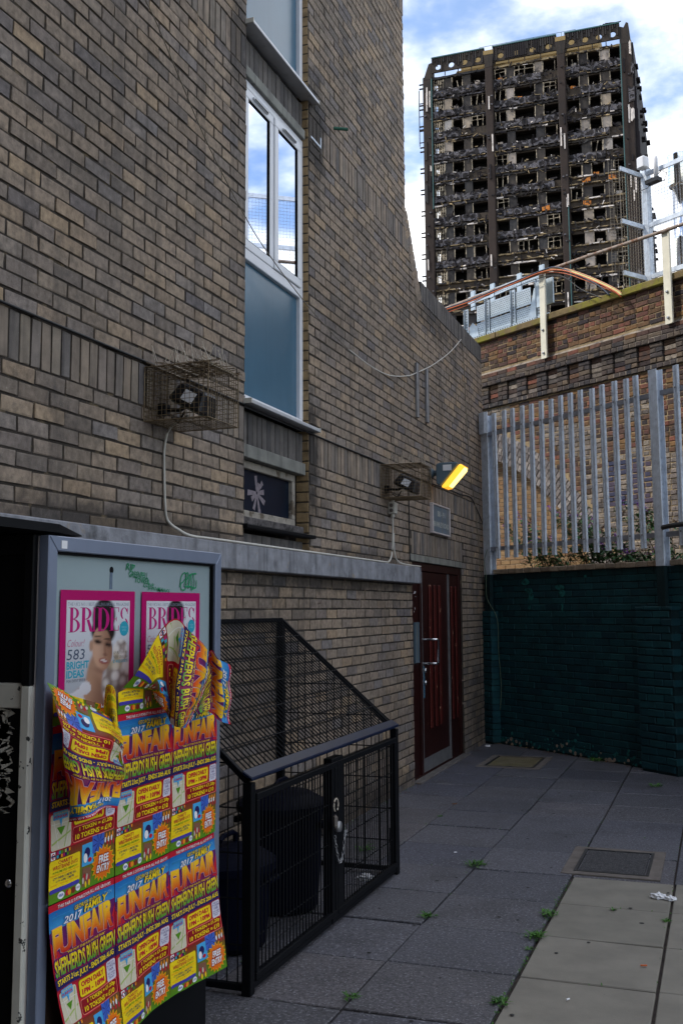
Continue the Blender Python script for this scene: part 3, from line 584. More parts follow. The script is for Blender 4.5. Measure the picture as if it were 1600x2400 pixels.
# ------------------------------------------------------------------ railway viaduct wall
vd = thing('railway_viaduct', 'old stock brick railway viaduct wall with corbelled cornice and bricked up arch', 'viaduct', VIA, (-9.5,0,0))
V0 = BASE[vd]
AC, AZ, AR = -12.12, .618, 3.737; RT = .115*4
def in_arch(s, z, r): return (s-AC)**2+(z-AZ)**2 < r*r
core = MB(); core.box(-16, -2, .012, 6, 1.2, 6.24)
core_o = None
vb = []; VH = .0765
zc = 1.9; k = 0
rv = random.Random(3)
def via_course(z0, head, yf, kind='stock', a0=-13, a1=-2.5):
    p = .115 if head else .23; a = a0+rv.uniform(-.02,.02)
    while a < a1:
        vb.append((a+.0045, a+p-.0045+rv.uniform(-.004,.002), z0+.0045, z0+VH-.0045+rv.uniform(-.003,.002), yf, kind)); a += p
while zc < 6.2:
    head = k % 2
    if zc < 5.03 or zc > 5.66: via_course(zc, head, 0 if zc < 5.03 else -.02)
    zc += VH; k += 1
def classify(b):
    s, z = (b[0]+b[1])/2, (b[2]+b[3])/2
    if b[5] != 'stock': return b[5]
    if in_arch(s, z, AR+RT+.02): return None
    if -8.37 < s < -7.60 and 3.14 < z < 3.82 and mnoise.noise((s*3,z*3,5)) > -.38: return 'blue_brick'
    if s > -6.93 and 2.6 < z < 3.5 and mnoise.noise((s*3,z*3,2)) > -.1: return 'red_paint'
    lim = 3.25+.28*(s+8.9)+.5*mnoise.noise((s*1.7,z*1.7,.3))
    if z < lim+.35: return 'weathered'
    if z < 5.0 and mnoise.noise((s*1.1,z*1.3,9)) > .28: return 'weathered'
    if z > 5.6 and mnoise.noise((s*1.3,z*1.1,4)) > .38: return 'stock_dark'
    return 'stock'
items = []
for b in vb:
    kd = classify(b)
    if kd: items.append((*b[:5], kd))
# corbel courses and string course
for zz, yf, kd in ((5.585,-.045,'stock'),(5.51,-.065,'stock_dark')):
    a = -13
    while a < -2.5: items.append((a+.004,a+.226,zz+.004,zz+.070,yf,kd)); a += .23
a = -13
while a < -2.5: items.append((a+.003,a+.111,5.437,5.503,-.085,'stock_dark')); a += .115
a = -13
while a < -2.5: items.append((a+.004,a+.111,5.055,5.125,-.05,'stock_dark')); a += .115
a = -13; kk = 0
while a < -2.5:      # dentils
    if kk % 2 == 0:
        for q in range(4):
            zz = 5.135+q*.075
            if q % 2: items.append((a+.004,a+.226,zz+.003,zz+.069,-.055,'stock_dark'))
            else: items.append((a+.004,a+.111,zz+.003,zz+.069,-.055,'stock_dark')); items.append((a+.119,a+.226,zz+.003,zz+.069,-.055,'stock_dark'))
    else:
        for q in range(4): zz = 5.135+q*.075; items.append((a+.004,a+.226,zz+.004,zz+.068,-.02,'weathered' if R.random() < .4 else 'stock'))
    a += .23; kk += 1
def vis(b):
    p = proj(VIA.w((b[0]+b[1])/2,b[4],b[2]))
    if not p or p[0] < 1128 or p[0] > 1600 or p[1] > 1340: return 0
    hid = .4 if p[1] > 950 else 1
    return hid*(b[1]-b[0])/p[2]
items.sort(key=vis, reverse=True); vg = {}; VV = {}
for i, b in enumerate(items):
    wd, ht = b[1]-b[0], b[3]-b[2]
    if i < 300:
        kk = (b[5], round(wd,2))
        if kk not in VV:
            VV[kk] = []
            for q in range(5):
                m_ = MB().brick(-wd/2,wd/2,-ht/2,ht/2,0,ch=.008,jit=.004); me = bpy.data.meshes.new('brick'); me.from_pydata(m_.v, [], m_.f); me.update(); me.materials.append(MT[b[5]]); VV[kk].append(me)
        o = bpy.data.objects.new('brick', R.choice(VV[kk])); link(o, vd); o.location = ((b[0]+b[1])/2-V0[0], b[4]+R.uniform(-.004,.004), (b[2]+b[3])/2); o.rotation_euler = (0,R.uniform(-.012,.012),R.uniform(-.01,.01))
    else: vg.setdefault(b[5], MB()).brick(b[0],b[1],b[2],b[3],b[4]+R.uniform(-.004,.004),ch=.008,jit=.004)
for kd, mb in vg.items(): mb.build(kd+'_brickwork', kd, vd, kind='stuff')
# mortar cores: plain wall with the arch cut out, corbel backing, parapet
poly = [(-16,5.05),(-16,1.2)]
pts = [(AC+(AR+.42)*math.cos(t), AZ+(AR+.42)*math.sin(t)) for t in [math.pi*q/40 for q in range(40,-1,-1)]]
pts = [p for p in pts if p[1] > 1.2]
c1 = MB(); xs = [p[0] for p in pts if p[0] > -14]
for i in range(len(pts)-1):
    (xa,za),(xb,zb) = pts[i],pts[i+1]
    if abs(xb-xa) > .001: c1.prism([(xa,za),(xb,zb),(xb,5.06),(xa,5.06)], .01, .5)
c1.box(pts[-1][0], 0, .0095, .5, 1.2, 5.06)
c1.build('wall_core', 'stock_mortar', vd)
c2 = MB(); c2.box(-16,0,-.0105,.5,5.66,6.24); c2.build('parapet_core', 'stock_mortar', vd)
c2 = MB(); c2.box(-16,0,-.075,.5,5.44,5.5); c2.box(-16,0,-.055,.5,5.5,5.58); c2.box(-16,0,-.035,.5,5.58,5.655); c2.box(-16,0,.002,.5,5.12,5.44); c2.box(-16,0,-.042,.5,5.06,5.12)
c2.add([(-16,-.04,5.655),(-2,-.04,5.655),(-2,-.016,5.69),(-16,-.016,5.69)], [(0,1,2,3)]); c2.build('corbel_core', 'weather_mortar', vd)
# arch rings
for q in range(4):
    rb = MB(); r0 = AR+.115*q; nb = int(r0*math.pi/.085)
    for e in range(nb):
        t = math.pi*(e+.5)/nb; s_, z_ = AC+(r0+.055)*math.cos(t), AZ+(r0+.055)*math.sin(t)
        if z_ < 1.3 or s_ < -12.2: continue
        m = Matrix.Translation((s_, .05+R.uniform(-.006,.006), z_)) @ Matrix.Rotation(-(t-math.pi/2), 4, 'Y')
        rb.obox(m, .034, .062, .050)
    rb.build('arch_ring', 'ring', vd, kind='stuff')
bk = MB(); pp = []
for e in range(30): t = math.pi*e/30*.55; pp.append((AC+(AR+.01)*math.cos(t),AZ+(AR+.01)*math.sin(t)))
qq = []
for e in range(29,-1,-1): t = math.pi*e/30*.55; qq.append((AC+(AR+.46)*math.cos(t),AZ+(AR+.46)*math.sin(t)))
for e in range(29): bk.prism([pp[e],qq[29-e],qq[28-e],pp[e+1]], .0115, .4)
bk.build('arch_ring_core', 'weather_mortar', vd, fix=True)
# infill
inf = MB(); zc = 1.9; k = 0
while zc < 4.4:
    a = -12.2+(.115 if k % 2 else 0)
    while a < -8.2:
        if in_arch(a+.1,zc+.03,AR+.1): inf.brick(a+.005,a+.225,zc+.005,zc+.071,.25,d=.08)
        a += .23
    zc += .0765; k += 1
inf.build('infill_brickwork', 'yellow', vd, kind='stuff'); MB().box(-12.6,-8.2,.262,.4,1.5,4.5).build('infill_core', 'yellow_mortar', vd)
# coping stones
a = -13.4
for a0, a1, dz in ((-13.4,-11.9,0),(-11.89,-10.7,0),(-10.69,-9.52,.0),(-9.51,-7.93,.02),(-7.92,-7.08,.02),(-7.07,-5.6,.02),(-5.59,-4.1,.02),(-4.09,-2.4,.02),(-2.39,0,.02)):
    MB().box(a0,a1,-.085,.42,6.235+dz,6.345+dz).build('coping_stone', 'moss', vd, bevel=.012)
structure(MB().add([GREEN.w(-9.2,.32,1.95),GREEN.w(-.5,.32,1.95),VIA.w(-2,.1,1.95),VIA.w(-13,.1,1.95)], [(0,1,2,3)]).build('embankment', 'earth'))
structure(MB().add([VIA.w(-16,.42,6.0),VIA.w(0,.42,6.0),VIA.w(0,9,6.0),VIA.w(-16,9,6.0)], [(0,1,2,3)]).build('track_bed', 'earth'))
# ================================================================== BURNT TOWER
TF = Frame(rad(19.794-20), 0, 0)
TF.ox, TF.oy = -16.6492, 119.0841      # the tower stands about 124 m away
tw = thing('burnt_tower', 'fire gutted concrete tower block with blackened floors and open windows', 'tower', TF, (0,0,0))
rt_ = random.Random(21)
FH = 2.742; Z1 = 66.12; NF = 19
MB().box(-10.9, 11.4, 1.6, 21.5, 0, 67.2).build('dark_interior', 'soot', tw)
MB().box(-11.2, 11.5, .2, 21.9, 0, Z1-NF*FH-1).build('lower_storeys', 'tw_brown', tw)
def jag(u0, u1, z0, z1, y0, y1, amp, n=None, sag=0):
    n = n or max(4, int((u1-u0)/.35)); b = MB(); T = []; Bo = []
    for i in range(n+1):
        u = u0+(u1-u0)*i/n; T.append((u, z1+rt_.uniform(-amp,amp*.4))); Bo.append((u, z0+rt_.uniform(-amp*.4,amp)-sag*math.sin(math.pi*i/n)))
    vs = [(u,y0+rt_.uniform(-.03,.03),z) for u,z in Bo]+[(u,y0+rt_.uniform(-.03,.03),z) for u,z in T]+[(u,y1,z) for u,z in Bo]+[(u,y1,z) for u,z in T]; m = n+1
    fs = []
    for i in range(n): fs += [(i,i+1,m+i+1,m+i),(m+i,m+i+1,3*m+i+1,3*m+i),(2*m+i+1,2*m+i,3*m+i,3*m+i+1),(2*m+i,2*m+i+1,i+1,i)]
    fs += [(0,m,3*m,2*m),(n,2*m+n,3*m+n,m+n)]
    return b.add(vs, fs)
COLS = [(-12.35,-11.2),(-4.45,-3.55),(4.22,5.12),(11.5,12.75)]
for i, (a0, a1) in enumerate(COLS):
    p = -.45 if i in (1,2) else -.25
    b = MB(); zz = 0
    b.box(a0, a1, p, 1.6, 0, 67.6 if i in (1,2) else 67.3)
    c = b.build('column', 'tw_col', tw, bevel=.08)
    for k in range(26):      # torn cladding rails left on the column
        z0 = 67-rt_.random()*46; uu = rt_.uniform(a0+.1,a1-.2)
        if rt_.random() < .35: jag(uu, uu+.16, z0-rt_.uniform(.6,2.6), z0, p-.16, p, .05, 2).build('cladding_strip', 'tw_side' if rt_.random() < .4 else 'tw_white', c)
        else: MB().box(uu, uu+rt_.uniform(.12,.3), p-.14, p, z0-.18, z0).build('bracket', 'tw_char', c)
# column heads flare out under the crown
for (a0, a1) in COLS:
    if a0 in (-4.45, 4.22): MB().prism([(a0+.05,67.0),(a1-.05,67.0),(a1+.25,69.1),(a0-.25,69.1)], -.47, 1.2).build('column_head', 'tw_crown', tw)
    elif a0 < 0: MB().prism([(a0+.1,66.9),(a1,66.9),(a1+.02,69.0),(a1-.35,68.9)], -.27, 1.2).build('column_head', 'tw_crown', tw)
    else: MB().prism([(a0-.05,66.9),(a1-.05,66.9),(a1-.25,69.35),(a1-.5,69.5),(a0+.45,68.9),(a0,69.1)], -.27, 1.2).build('column_head', 'tw_crown', tw)
    if a0 in (-4.45, 4.22): MB().box(a0-.15,a1+.15,-.49,-.40,68.6,69.15).build('head_panel', 'tw_plant', tw)
# right hand side wall, its cladding hanging out further at each lower floor
for k in range(NF+1):
    zt = 67.3-k*FH; outw = .15+.085*k
    sd_ = MB().add([(12.0,.5,zt-FH),(12.75+outw,.5,zt-FH),(12.75+outw,21.5,zt-FH),(12.0,21.5,zt-FH),(12.0,.5,zt),(12.75+outw,.5,zt),(12.75+outw,21.5,zt),(12.0,21.5,zt)], [(0,3,2,1),(4,5,6,7),(0,1,5,4),(1,2,6,5),(2,3,7,6),(3,0,4,7)]).build('side_wall', 'tw_side', tw)
    for q in range(5):
        yy = rt_.uniform(.5,20); zz = zt-rt_.uniform(.1,FH-.2); MB().box(12.7+outw, 12.75+outw+rt_.uniform(.2,.55), yy, yy+rt_.uniform(.3,1.5), zz-.15, zz).build('cladding_rail', 'tw_side', sd_)
    if rt_.random() < .8: jag(12.25+rt_.uniform(-.2,.4), 12.7+rt_.uniform(-.1,.3), zt-FH*rt_.uniform(.5,1), zt-.2, -.4, -.24, .3, 3).build('torn_cladding', 'tw_white' if k % 3 == 0 else 'tw_char', sd_)
    for q in (0,.55): MB().box(-12.85,-12.3,-.1,.05,zt-.9-q,zt-.75-q).build('cladding_bracket', 'tw_side', tw); 
    jag(-12.2,-11.9,zt-FH*.95,zt-.3,-.36,-.24,.25,3).build('torn_cladding', 'tw_grey', tw) if rt_.random() < .7 else None
for z0, z1 in ((58.5,65.8),): 
    MB().box(-12.95,-12.87,0,.1,z0,z1).build('hanging_rail', 'tw_side', tw)
    for q in range(4): MB().box(-12.9,-12.3,.02,.1,z0+.4+q*1.7,z0+.5+q*1.7).build('cladding_bracket', 'tw_side', tw)
for u in (-11.15, 11.52, 5.0): MB().tube([(u,-.5,30 if u > 0 else 50),(u,-.5,66.8 if u != 5.0 else 48)], .07, 6).build('drain_pipe', 'tw_teal', tw)
BAYS = [(-11.15,-4.5,[('w',1.32),('p',1.0),('w',1.38),('p',1.0),('w',1.5)]), (-3.5,4.2,[('w',1.38),('p',1.0),('w',2.45),('p',1.02),('w',1.5)]), (5.15,11.5,[('w',1.42),('p',1.08),('w',1.4),('p',1.08),('w',1.37)])]
WH = 1.34
def wframe(u0, u1, z0, z1, style):
    b = MB(); t = .085; j = lambda s=.04: rt_.uniform(-s,s); y = .12
    if style == 0: return None
    lat = style == 3
    b.tube([(u0+.05+j(),y,z0),(u0+.05+j(),y,z1)], t*.6, 4); b.tube([(u1-.05+j(),y,z0),(u1-.05+j(),y,z1)], t*.6, 4)
    if style >= 2 or rt_.random() < .5: b.tube([((u0+u1)/2+j(.15),y,z0),((u0+u1)/2+j(.15),y,z1-rt_.choice((0,0,.5)))], t*.6, 4)
    if style == 2 and rt_.random() < .6: b.tube([(u0,y,z0+.8+j()),(u1,y,z0+.8+j(.1))], t*.5, 4); b.tube([(u0,y,z1-.04),(u1,y,z1-.04+j(.06))], t*.6, 4)
    if u1-u0 > 2: 
        b.tube([(u0+.62,y,z0),(u0+.62,y,z1)], t*.5, 4); b.tube([(u0,y,z0+.75),(u0+.62,y,z0+.75)], t*.5, 4); b.tube([(u0,y,z1-.05),(u1,y,z1-.03)], t*.5, 4)
    if lat:
        for q in range(5): uu = u0+.1+(u1-u0-.2)*q/4; b.tube([(uu+j(),y-.05,z0),(uu+j(),y-.05,z1-.1)], .07, 4)
        for q in range(3): b.tube([(u0,y-.05,z0+.25+q*.4),(u1,y-.05,z0+.3+q*.4+j(.08))], .03, 4)
        b.tube([(u0+.1,y-.06,z0+.9),(u1-.2,y-.06,z0+.1)], .035, 4)
    return b
orange = [(5,2,1),(5,2,3),(6,1,3),(6,2,1),(11,0,2),(12,0,1),(12,0,2)]
for k in range(NF):
    zc = Z1-k*FH; w0, w1 = zc-WH/2, zc+WH/2
    MB().box(-11.3, 11.5, .35, 1.7, w1+.1, w1+.42).build('floor_slab', 'tw_brown', tw)
    for bi, (u0, u1, lay) in enumerate(BAYS):
        # spandrel under the windows
        clad = (k < 5) or (bi == 0 and k < 9) or (bi == 1 and k < 10 and rt_.random() < .75) or (bi == 2 and k < 5)
        lo = w0-1.32
        back = MB().box(u0, u1, .28, .6, lo-.12, w0).build('spandrel', 'tw_brown', tw)
        if clad:
            cut = u1 if rt_.random() < .6 else u0+(u1-u0)*rt_.uniform(.5,.9)
            if bi == 2 and rt_.random() < .4: jag(u0+rt_.uniform(.8,2.5), u1, lo+.42, w0-.02, .0, .3, .1, sag=.05).build('charred_panel', 'tw_char', back)
            else: jag(u0, cut, lo+.42, w0-.02, .0, .3, .08).build('charred_panel', 'tw_char', back)
            jag(u0, u1, lo+.0, lo+.24, .02, .3, .09).build('charred_band', 'tw_char' if rt_.random() < .5 else 'tw_grey', back)
        else:
            jag(u0, u1, w0-.22, w0-.02, .05, .4, .05).build('exposed_sill', 'tw_foam', back)
            if rt_.random() < .5: a0 = u0+rt_.random()*(u1-u0)*.6; jag(a0, min(u1,a0+rt_.uniform(1,2.4)), w0-.18, w0+.0, -.03, .05, .05).build('bright_sill', 'tw_white', back)
            jag(u0, u1, lo+.28, lo+.42, -.05, .3, .07).build('insulation_edge', 'tw_foam', back)
            if k >= 6: 
                a0 = u0+rt_.random()*(u1-u0)*.5; jag(a0, min(u1,a0+rt_.uniform(1.5,4)), lo-.13, lo+.06, -.02, .3, .04).build('bright_band', 'tw_white', back)
        a0 = u0
        while a0 < u1-.5:
            if rt_.random() < .45: jag(a0, min(u1,a0+rt_.uniform(.7,1.8)), lo+.3, lo+.40, -.08, .28, .05).build('insulation_edge', 'tw_foam', back)
            if rt_.random() < .25: jag(a0, min(u1,a0+rt_.uniform(.6,1.6)), w1+.02, w1+.2, -.02, .35, .04).build('lintel_edge', rt_.choice(['tw_foam','tw_white','tw_grey']), back)
            a0 += rt_.uniform(1.2,2.2)
        for q in range(5): 
            uu = u0+(u1-u0)*q/4; MB().box(uu-.035,uu+.035,-.06,.0,lo+.15,w0-.05+rt_.uniform(-.2,.1)).build('cladding_rail', 'tw_grey', back)
        # windows and infill panels
        u = u0+.08; wi = 0
        for ty, wd in lay:
            if ty == 'p':
                pale = rt_.random() < (.5 if (bi == 0 and k < 5) else .4 if bi == 2 else .08)
                pn = jag(u+.02, u+wd-.02, w0, w1+.05, .14, .4, .03, 3).build('infill_panel', 'tw_pale' if pale else 'tw_grey', tw)
                for e in (u, u+wd):
                    if rt_.random() < .7: MB().tube([(e+rt_.uniform(-.03,.03),.06,w0),(e+rt_.uniform(-.05,.05),.06,w1)], .045, 4).build('panel_edge', 'tw_frame', pn)
            else:
                st = 3 if (bi == 0 and wi == 0) else rt_.choice((0,0,0,0,1,2) if bi != 1 else (0,0,1,1,2,2))
                if bi == 2 and wi < 2: st = rt_.choice((0,0,0,1))
                fr_ = wframe(u, u+wd, w0, w1, st)
                if fr_: fr_.build('window_frame', 'tw_frame', tw)
                if rt_.random() < .3: a1 = u+rt_.uniform(.1,.6); jag(a1, min(u+wd,a1+.6), w0, w0+rt_.uniform(.2,.6), .3, .5, .1, 3).build('debris', rt_.choice(['tw_pale','tw_grey','tw_orange' if rt_.random() < .25 else 'tw_brown']), tw)
                wi += 1
            u += wd
    for (kk, bi, q) in orange:
        if kk == k: u0, u1, _ = BAYS[bi]; a0 = u0+(u1-u0)*q/4.3; jag(a0, a0+.9, w0-.95, w0-.35, -.05, .05, .1, 3).build('rust_patch', 'tw_orange', tw)
# torn cladding and hanging scraps all over the front
for mat_, cnt, sz in (('tw_side', 1500, .22), ('tw_foam', 420, .16), ('tw_grey', 500, .2), ('tw_white', 150, .13)):
    db = MB()
    for q in range(cnt):
        u_ = rt_.uniform(-11.1,11.4); k_ = rt_.randrange(NF); z_ = Z1-k_*FH+rt_.choice((-.75,-.7,-1.6,-1.75,.72,-1.2))+rt_.gauss(0,.12); l_ = sz*rt_.uniform(.4,2.2)
        m_ = Matrix.Translation((u_,rt_.uniform(-.22,.02),z_)) @ Matrix.Rotation(rt_.choice((0,0,1.57))+rt_.gauss(0,.35),4,'Y') @ Matrix.Rotation(rt_.gauss(0,.4),4,'Z'); db.obox(m_, l_, .03, sz*rt_.uniform(.15,.5))
    db.build('hanging_scraps', mat_, tw, kind='stuff')
# crown with round and slot openings
zb, zt = 66.95, 69.5
def cell(b, uc, zc, wd, ht, r, y0, y1, n=16):
    ring = [(uc+r*math.cos(2*math.pi*i/n+math.pi/4), zc+r*math.sin(2*math.pi*i/n+math.pi/4)) for i in range(n)]
    sq = []
    for i in range(n):
        t = 2*math.pi*i/n+math.pi/4; c, s = math.cos(t), math.sin(t); m = max(abs(c),abs(s)); sq.append((uc+c/m*wd/2, zc+s/m*ht/2))
    vs = [(u,y0,z) for u,z in ring]+[(u,y0,z) for u,z in sq]+[(u,y1,z) for u,z in ring]+[(u,y1,z) for u,z in sq]
    fs = []
    for i in range(n): j = (i+1)%n; fs += [(i,n+i,n+j,j)[::-1],(2*n+i,2*n+j,3*n+j,3*n+i)[::-1],(i,j,2*n+j,2*n+i)[::-1]]
    b.add(vs, fs)
for bi, (u0, u1, _) in enumerate(BAYS):
    crown = MB(); nc = 4; wd = (u1-u0)/nc
    for i in range(nc): cell(crown, u0+wd*(i+.5), 68.28, wd, 1.0, .36, -.3, -.1)
    crown.box(u0,u1,-.3,-.1,68.78,69.45)
    crown.box(u0,u1,-.3,-.1,67.62,67.78)
    co = crown.build('crown_panel', 'tw_crown', tw)
    for q in range(5): uu = u0+(u1-u0)*q/4; MB().box(uu-.05,uu+.05,-.25,-.12,67.1,67.63).build('slot_mullion', 'tw_crown', co)
    uu = u0+.1
    while uu < u1-.15:
        ragged = (bi == 0 and uu < -8) or (bi == 2 and uu > 9)
        l_ = rt_.uniform(.25,1.5) if rt_.random() < .75 else 1.75
        if not (bi == 1 and -2.2 < uu < .4): MB().box(uu,uu+.13,-.42,-.3,69.5-l_,69.5+rt_.uniform(-.1,.12)).build('crown_fin', 'tw_grey' if rt_.random() < .6 else 'tw_side', co)
        else: MB().box(uu,uu+.2,-.42,-.3,67.75,69.5).build('crown_fin', 'tw_side', co)
        uu += .27
    MB().box(u0,u1,-.46,-.28,69.46,69.6).build('roof_edge', 'tw_teal', co)
    jag(u0,u1,66.85,67.15,-.05,.3,.06).build('crown_ledge', 'tw_foam' if bi else 'tw_grey', tw)
MB().box(-8.2,8.9,3.0,14,66.5,70.6).build('plant_room', 'tw_plant', tw)
MB().box(-8.2,8.9,.6,.8,67.0,67.75).build('slot_backing', 'tw_plant', tw)
rl = MB(); rl.tube([(-5.2,.2,70.05),(6.4,.2,70.05)], .03, 4)
for q in range(8): uu = -5.2+q*11.6/7; rl.tube([(uu,.2,69.5),(uu,.2,70.05)], .025, 4)
rl.build('roof_rail', 'tw_teal', tw)
for u0, u1, dz in ((9.3,10.1,.35),(9.9,11.2,.5),(10.6,11.7,.25)): jag(u0,u1,69.6,69.62+dz*.5,-.3,-.1,.18,4).build('buckled_capping', 'tw_side', tw)

# ================================================================== ON THE VIADUCT
def cream_post(s, label):
    t = thing('rail_post', label, 'post', VIA, (s,-.1,5.63), 'cream posts bolted to the viaduct parapet')
    MB().box(s-.07,s+.07,-.115,-.103,5.63,7.03).build('post_web', 'cream', t)
    MB().box(s-.07,s-.058,-.102,-.03,5.63,7.03).build('post_flange', 'cream', t); MB().box(s+.05,s+.07,-.135,-.116,5.63,7.03).build('post_lip', 'cream', t)
    for z in (5.72,6.1): MB().lathe([(.022,0),(.022,.018),(.012,.024)], (s-.01,-.116,z), 8, Matrix.Rotation(rad(90),4,'X')).build('bolt', 'steel_dull', t)
cream_post(-9.52, 'cream steel post bolted to the parapet beside the cable trays')
cream_post(-7.06, 'rust streaked cream steel post at the right edge beside the mesh fence')
MB().tube([(-4.3,-.14,6.98),(-7.05,-.14,6.99),(-8.6,-.14,7.04),(-9.5,-.14,7.05),(-12.6,-.14,7.05)], .028, 8).build('handrail_pipe', 'rust', None, VIA, base=(-9,-.14,7.0), smooth=True)
tagm(bpy.data.objects['handrail_pipe'], 'rusty handrail pipe running along the top of the viaduct parapet', 'handrail')
# cable tray stack
def tray_post(b, s, z0, z1, y=.12): b.box(s-.045,s+.045,y,y+.012,z0,z1); b.box(s-.045,s-.035,y-.03,y,z0,z1)
ct = thing('cable_tray_rack', 'stack of galvanised perforated cable trays on the viaduct parapet', 'cable rack', VIA, (-10.7,.1,6.35))
for s, z0, z1 in ((-11.66,6.42,7.0),(-11.1,6.4,7.05),(-10.45,6.4,7.05),(-9.85,6.4,7.1)):
    b = MB(); tray_post(b, s, z0, z1); o_ = b.build('strut', 'tray', ct)
    h = MB(); zz = z0+.03
    while zz < z1-.03: h.box(s-.006,s+.018,.1185,.1195,zz,zz+.03); zz += .05
    h.build('strut_slots', 'tray_hole', o_, kind='stuff')
def tray(s0, s1, z0, z1, y):
    o_ = MB().box(s0,s1,y,y+.01,z0,z1).build('tray', 'tray', ct); h = MB(); zz = z0+.035; r_ = 0
    while zz < z1-.03:
        ss = s0+.03+(.02 if r_ % 2 else 0)
        while ss < s1-.04: h.box(ss,ss+.022,y-.0015,y-.0005,zz,zz+.010); ss += .045
        zz += .036; r_ += 1
    h.build('tray_slots', 'tray_hole', o_, kind='stuff')
tray(-11.4,-9.95,6.47,6.68,.14); tray(-11.4,-10.05,6.71,7.0,.14); tray(-11.75,-9.9,7.13,7.27,.25)
b = MB(); b.box(-11.7,-9.6,.105,.118,6.405,6.45); o_ = b.build('bottom_rail', 'tray', ct)
h = MB(); ss = -11.68
while ss < -9.65: h.box(ss,ss+.03,.1035,.1045,6.42,6.436); ss += .06
h.build('rail_slots', 'tray_hole', o_, kind='stuff')
for s in (-11.62,-11.1,-10.42,-9.88): MB().box(s-.05,s+.05,.24,.27,7.0,7.36).build('strut_head', 'tray', ct)
MB().add([(-11.6,.13,6.45),(-11.35,.13,6.45),(-11.38,.13,6.62),(-11.5,.13,6.72),(-11.6,.13,6.66)], [(0,1,2,3,4)]).build('bracket_plate', 'tray', ct)
MB().add([(-10.1,.125,6.46),(-9.7,.125,6.46),(-9.78,.125,6.95),(-9.95,.125,6.95)], [(0,1,2,3)]).build('bracket_plate', 'tray', ct)
MB().box(-9.78,-9.40,.0,.03,6.55,6.98).build('side_plate', 'tray', ct, bevel=.004)
# cables
def cab(name, mat, label, dz, dy, r, pts):
    o = MB().tube([(s,-.2+dy*.6,z+dz*.55-.09) for s,z in pts], r*.52, 8).build(name, mat, None, VIA, base=(-10,-.2,7.0), smooth=True); tagm(o, label, 'cable', 'cables lying along the viaduct handrail')
def smooth_pts(pts, n=6):
    out = []
    for i in range(len(pts)-1):
        p0 = pts[max(i-1,0)]; p1 = pts[i]; p2 = pts[i+1]; p3 = pts[min(i+2,len(pts)-1)]
        for k in range(n):
            t = k/n; out.append(tuple(.5*((2*p1[j])+(-p0[j]+p2[j])*t+(2*p0[j]-5*p1[j]+4*p2[j]-p3[j])*t*t+(-p0[j]+3*p1[j]-3*p2[j]+p3[j])*t**3) for j in range(len(p1))))
    out.append(tuple(pts[-1])); return out
base_c = [(-12.6,7.12),(-11.96,7.10),(-11.3,7.08),(-10.76,7.09),(-10.1,7.11),(-9.45,7.13),(-9.0,7.04),(-8.5,6.78),(-8.0,6.46),(-7.85,6.33)]
P1 = smooth_pts(base_c)
cab('cable', 'navycable', 'thick navy cable on top of the bundle along the handrail', .03, .0, .024, smooth_pts(base_c[:6]+[(-9.1,7.09),(-8.7,6.86),(-8.3,6.6),(-8.05,6.36)]))
cab('cable', 'peach', 'pale orange cable at the top of the bundle beside the trays', .045, .06, .018, P1)
cab('cable', 'orange', 'bright orange cable in the middle of the bundle along the handrail', -.02, -.01, .02, P1)
cab('cable', 'orange', 'thin deep orange cable lowest of the bundle along the handrail', -.055, .03, .014, smooth_pts([(s,z-.03*math.sin(s*2)) for s,z in base_c]))
cab('cable', 'lime', 'yellow green cable dropping to the mossy coping', .0, .05, .026, smooth_pts([(s,z) for s,z in base_c[4:]]))
cab('cable', 'cable_black', 'thin black cable tied below the orange cables', -.09, -.02, .014, smooth_pts([(-12.6,7.06),(-11.2,7.0),(-10.4,7.06),(-9.5,7.08),(-9.0,6.98),(-8.6,6.66),(-8.2,6.42)]))
# mesh screen fence
mf = thing('mesh_fence', 'tall wire mesh screen on a grey steel frame above the viaduct', 'fence', VIA, (-7.87,.5,6.3))
b = MB().box(-7.93,-7.81,.46,.56,6.2,8.36).build('post', 'galv', mf, bevel=.004)
for zz in (8.27,7.44,6.63):
    MB().box(-7.81,0,.47,.50,zz-.035,zz+.035).build('rail', 'galv', mf); MB().box(-7.94,-7.90,-.02,.46,zz-.035,zz+.035).build('return_rail', 'galv', mf)
def mesh_panel(p0, p1, z0, z1, sp, r, name):
    b = MB(); L_ = (Vector(p1)-Vector(p0)).length; n = int(L_/sp); dv = (Vector(p1)-Vector(p0))/n
    for i in range(n+1): q = Vector(p0)+dv*i; b.tube([(q.x,q.y,z0),(q.x+mnoise.noise((i*.3,z0,1))*.02,q.y,(z0+z1)/2),(q.x,q.y,z1)], r, 3, False)
    z = z0
    while z <= z1: b.tube([(p0[0],p0[1],z),(p1[0],p1[1],z)], r, 3, False); z += sp
    return b.build(name, 'wire_thin' if name == 'return_mesh' else 'galv_dull', mf, kind='stuff')
mesh_panel((-7.8,.51,0),(0,.51,0),6.3,8.3,.055,.0025,'mesh_screen'); mesh_panel((-7.92,-.03,0),(-7.92,.46,0),6.36,8.32,.055,.004,'return_mesh')
mesh_panel((-8.02,-.16,0),(-7.93,-.03,0),6.5,8.42,.05,.003,'return_mesh')
cv = thing('cctv_camera', 'small white security camera on the mesh fence post', 'camera', VIA, (-7.8,.4,8.3))
MB().box(-7.87,-7.72,.30,.44,8.31,8.50).build('housing', 'label_white', cv, bevel=.02); MB().lathe([(.035,8.05),(.035,8.42),(.02,8.46)], (-7.58,.4,0), 10).build('antenna', 'label_white', cv, smooth=True)
MB().box(-7.75,-7.52,.34,.46,8.04,8.10).build('bracket', 'lamp_black', cv)
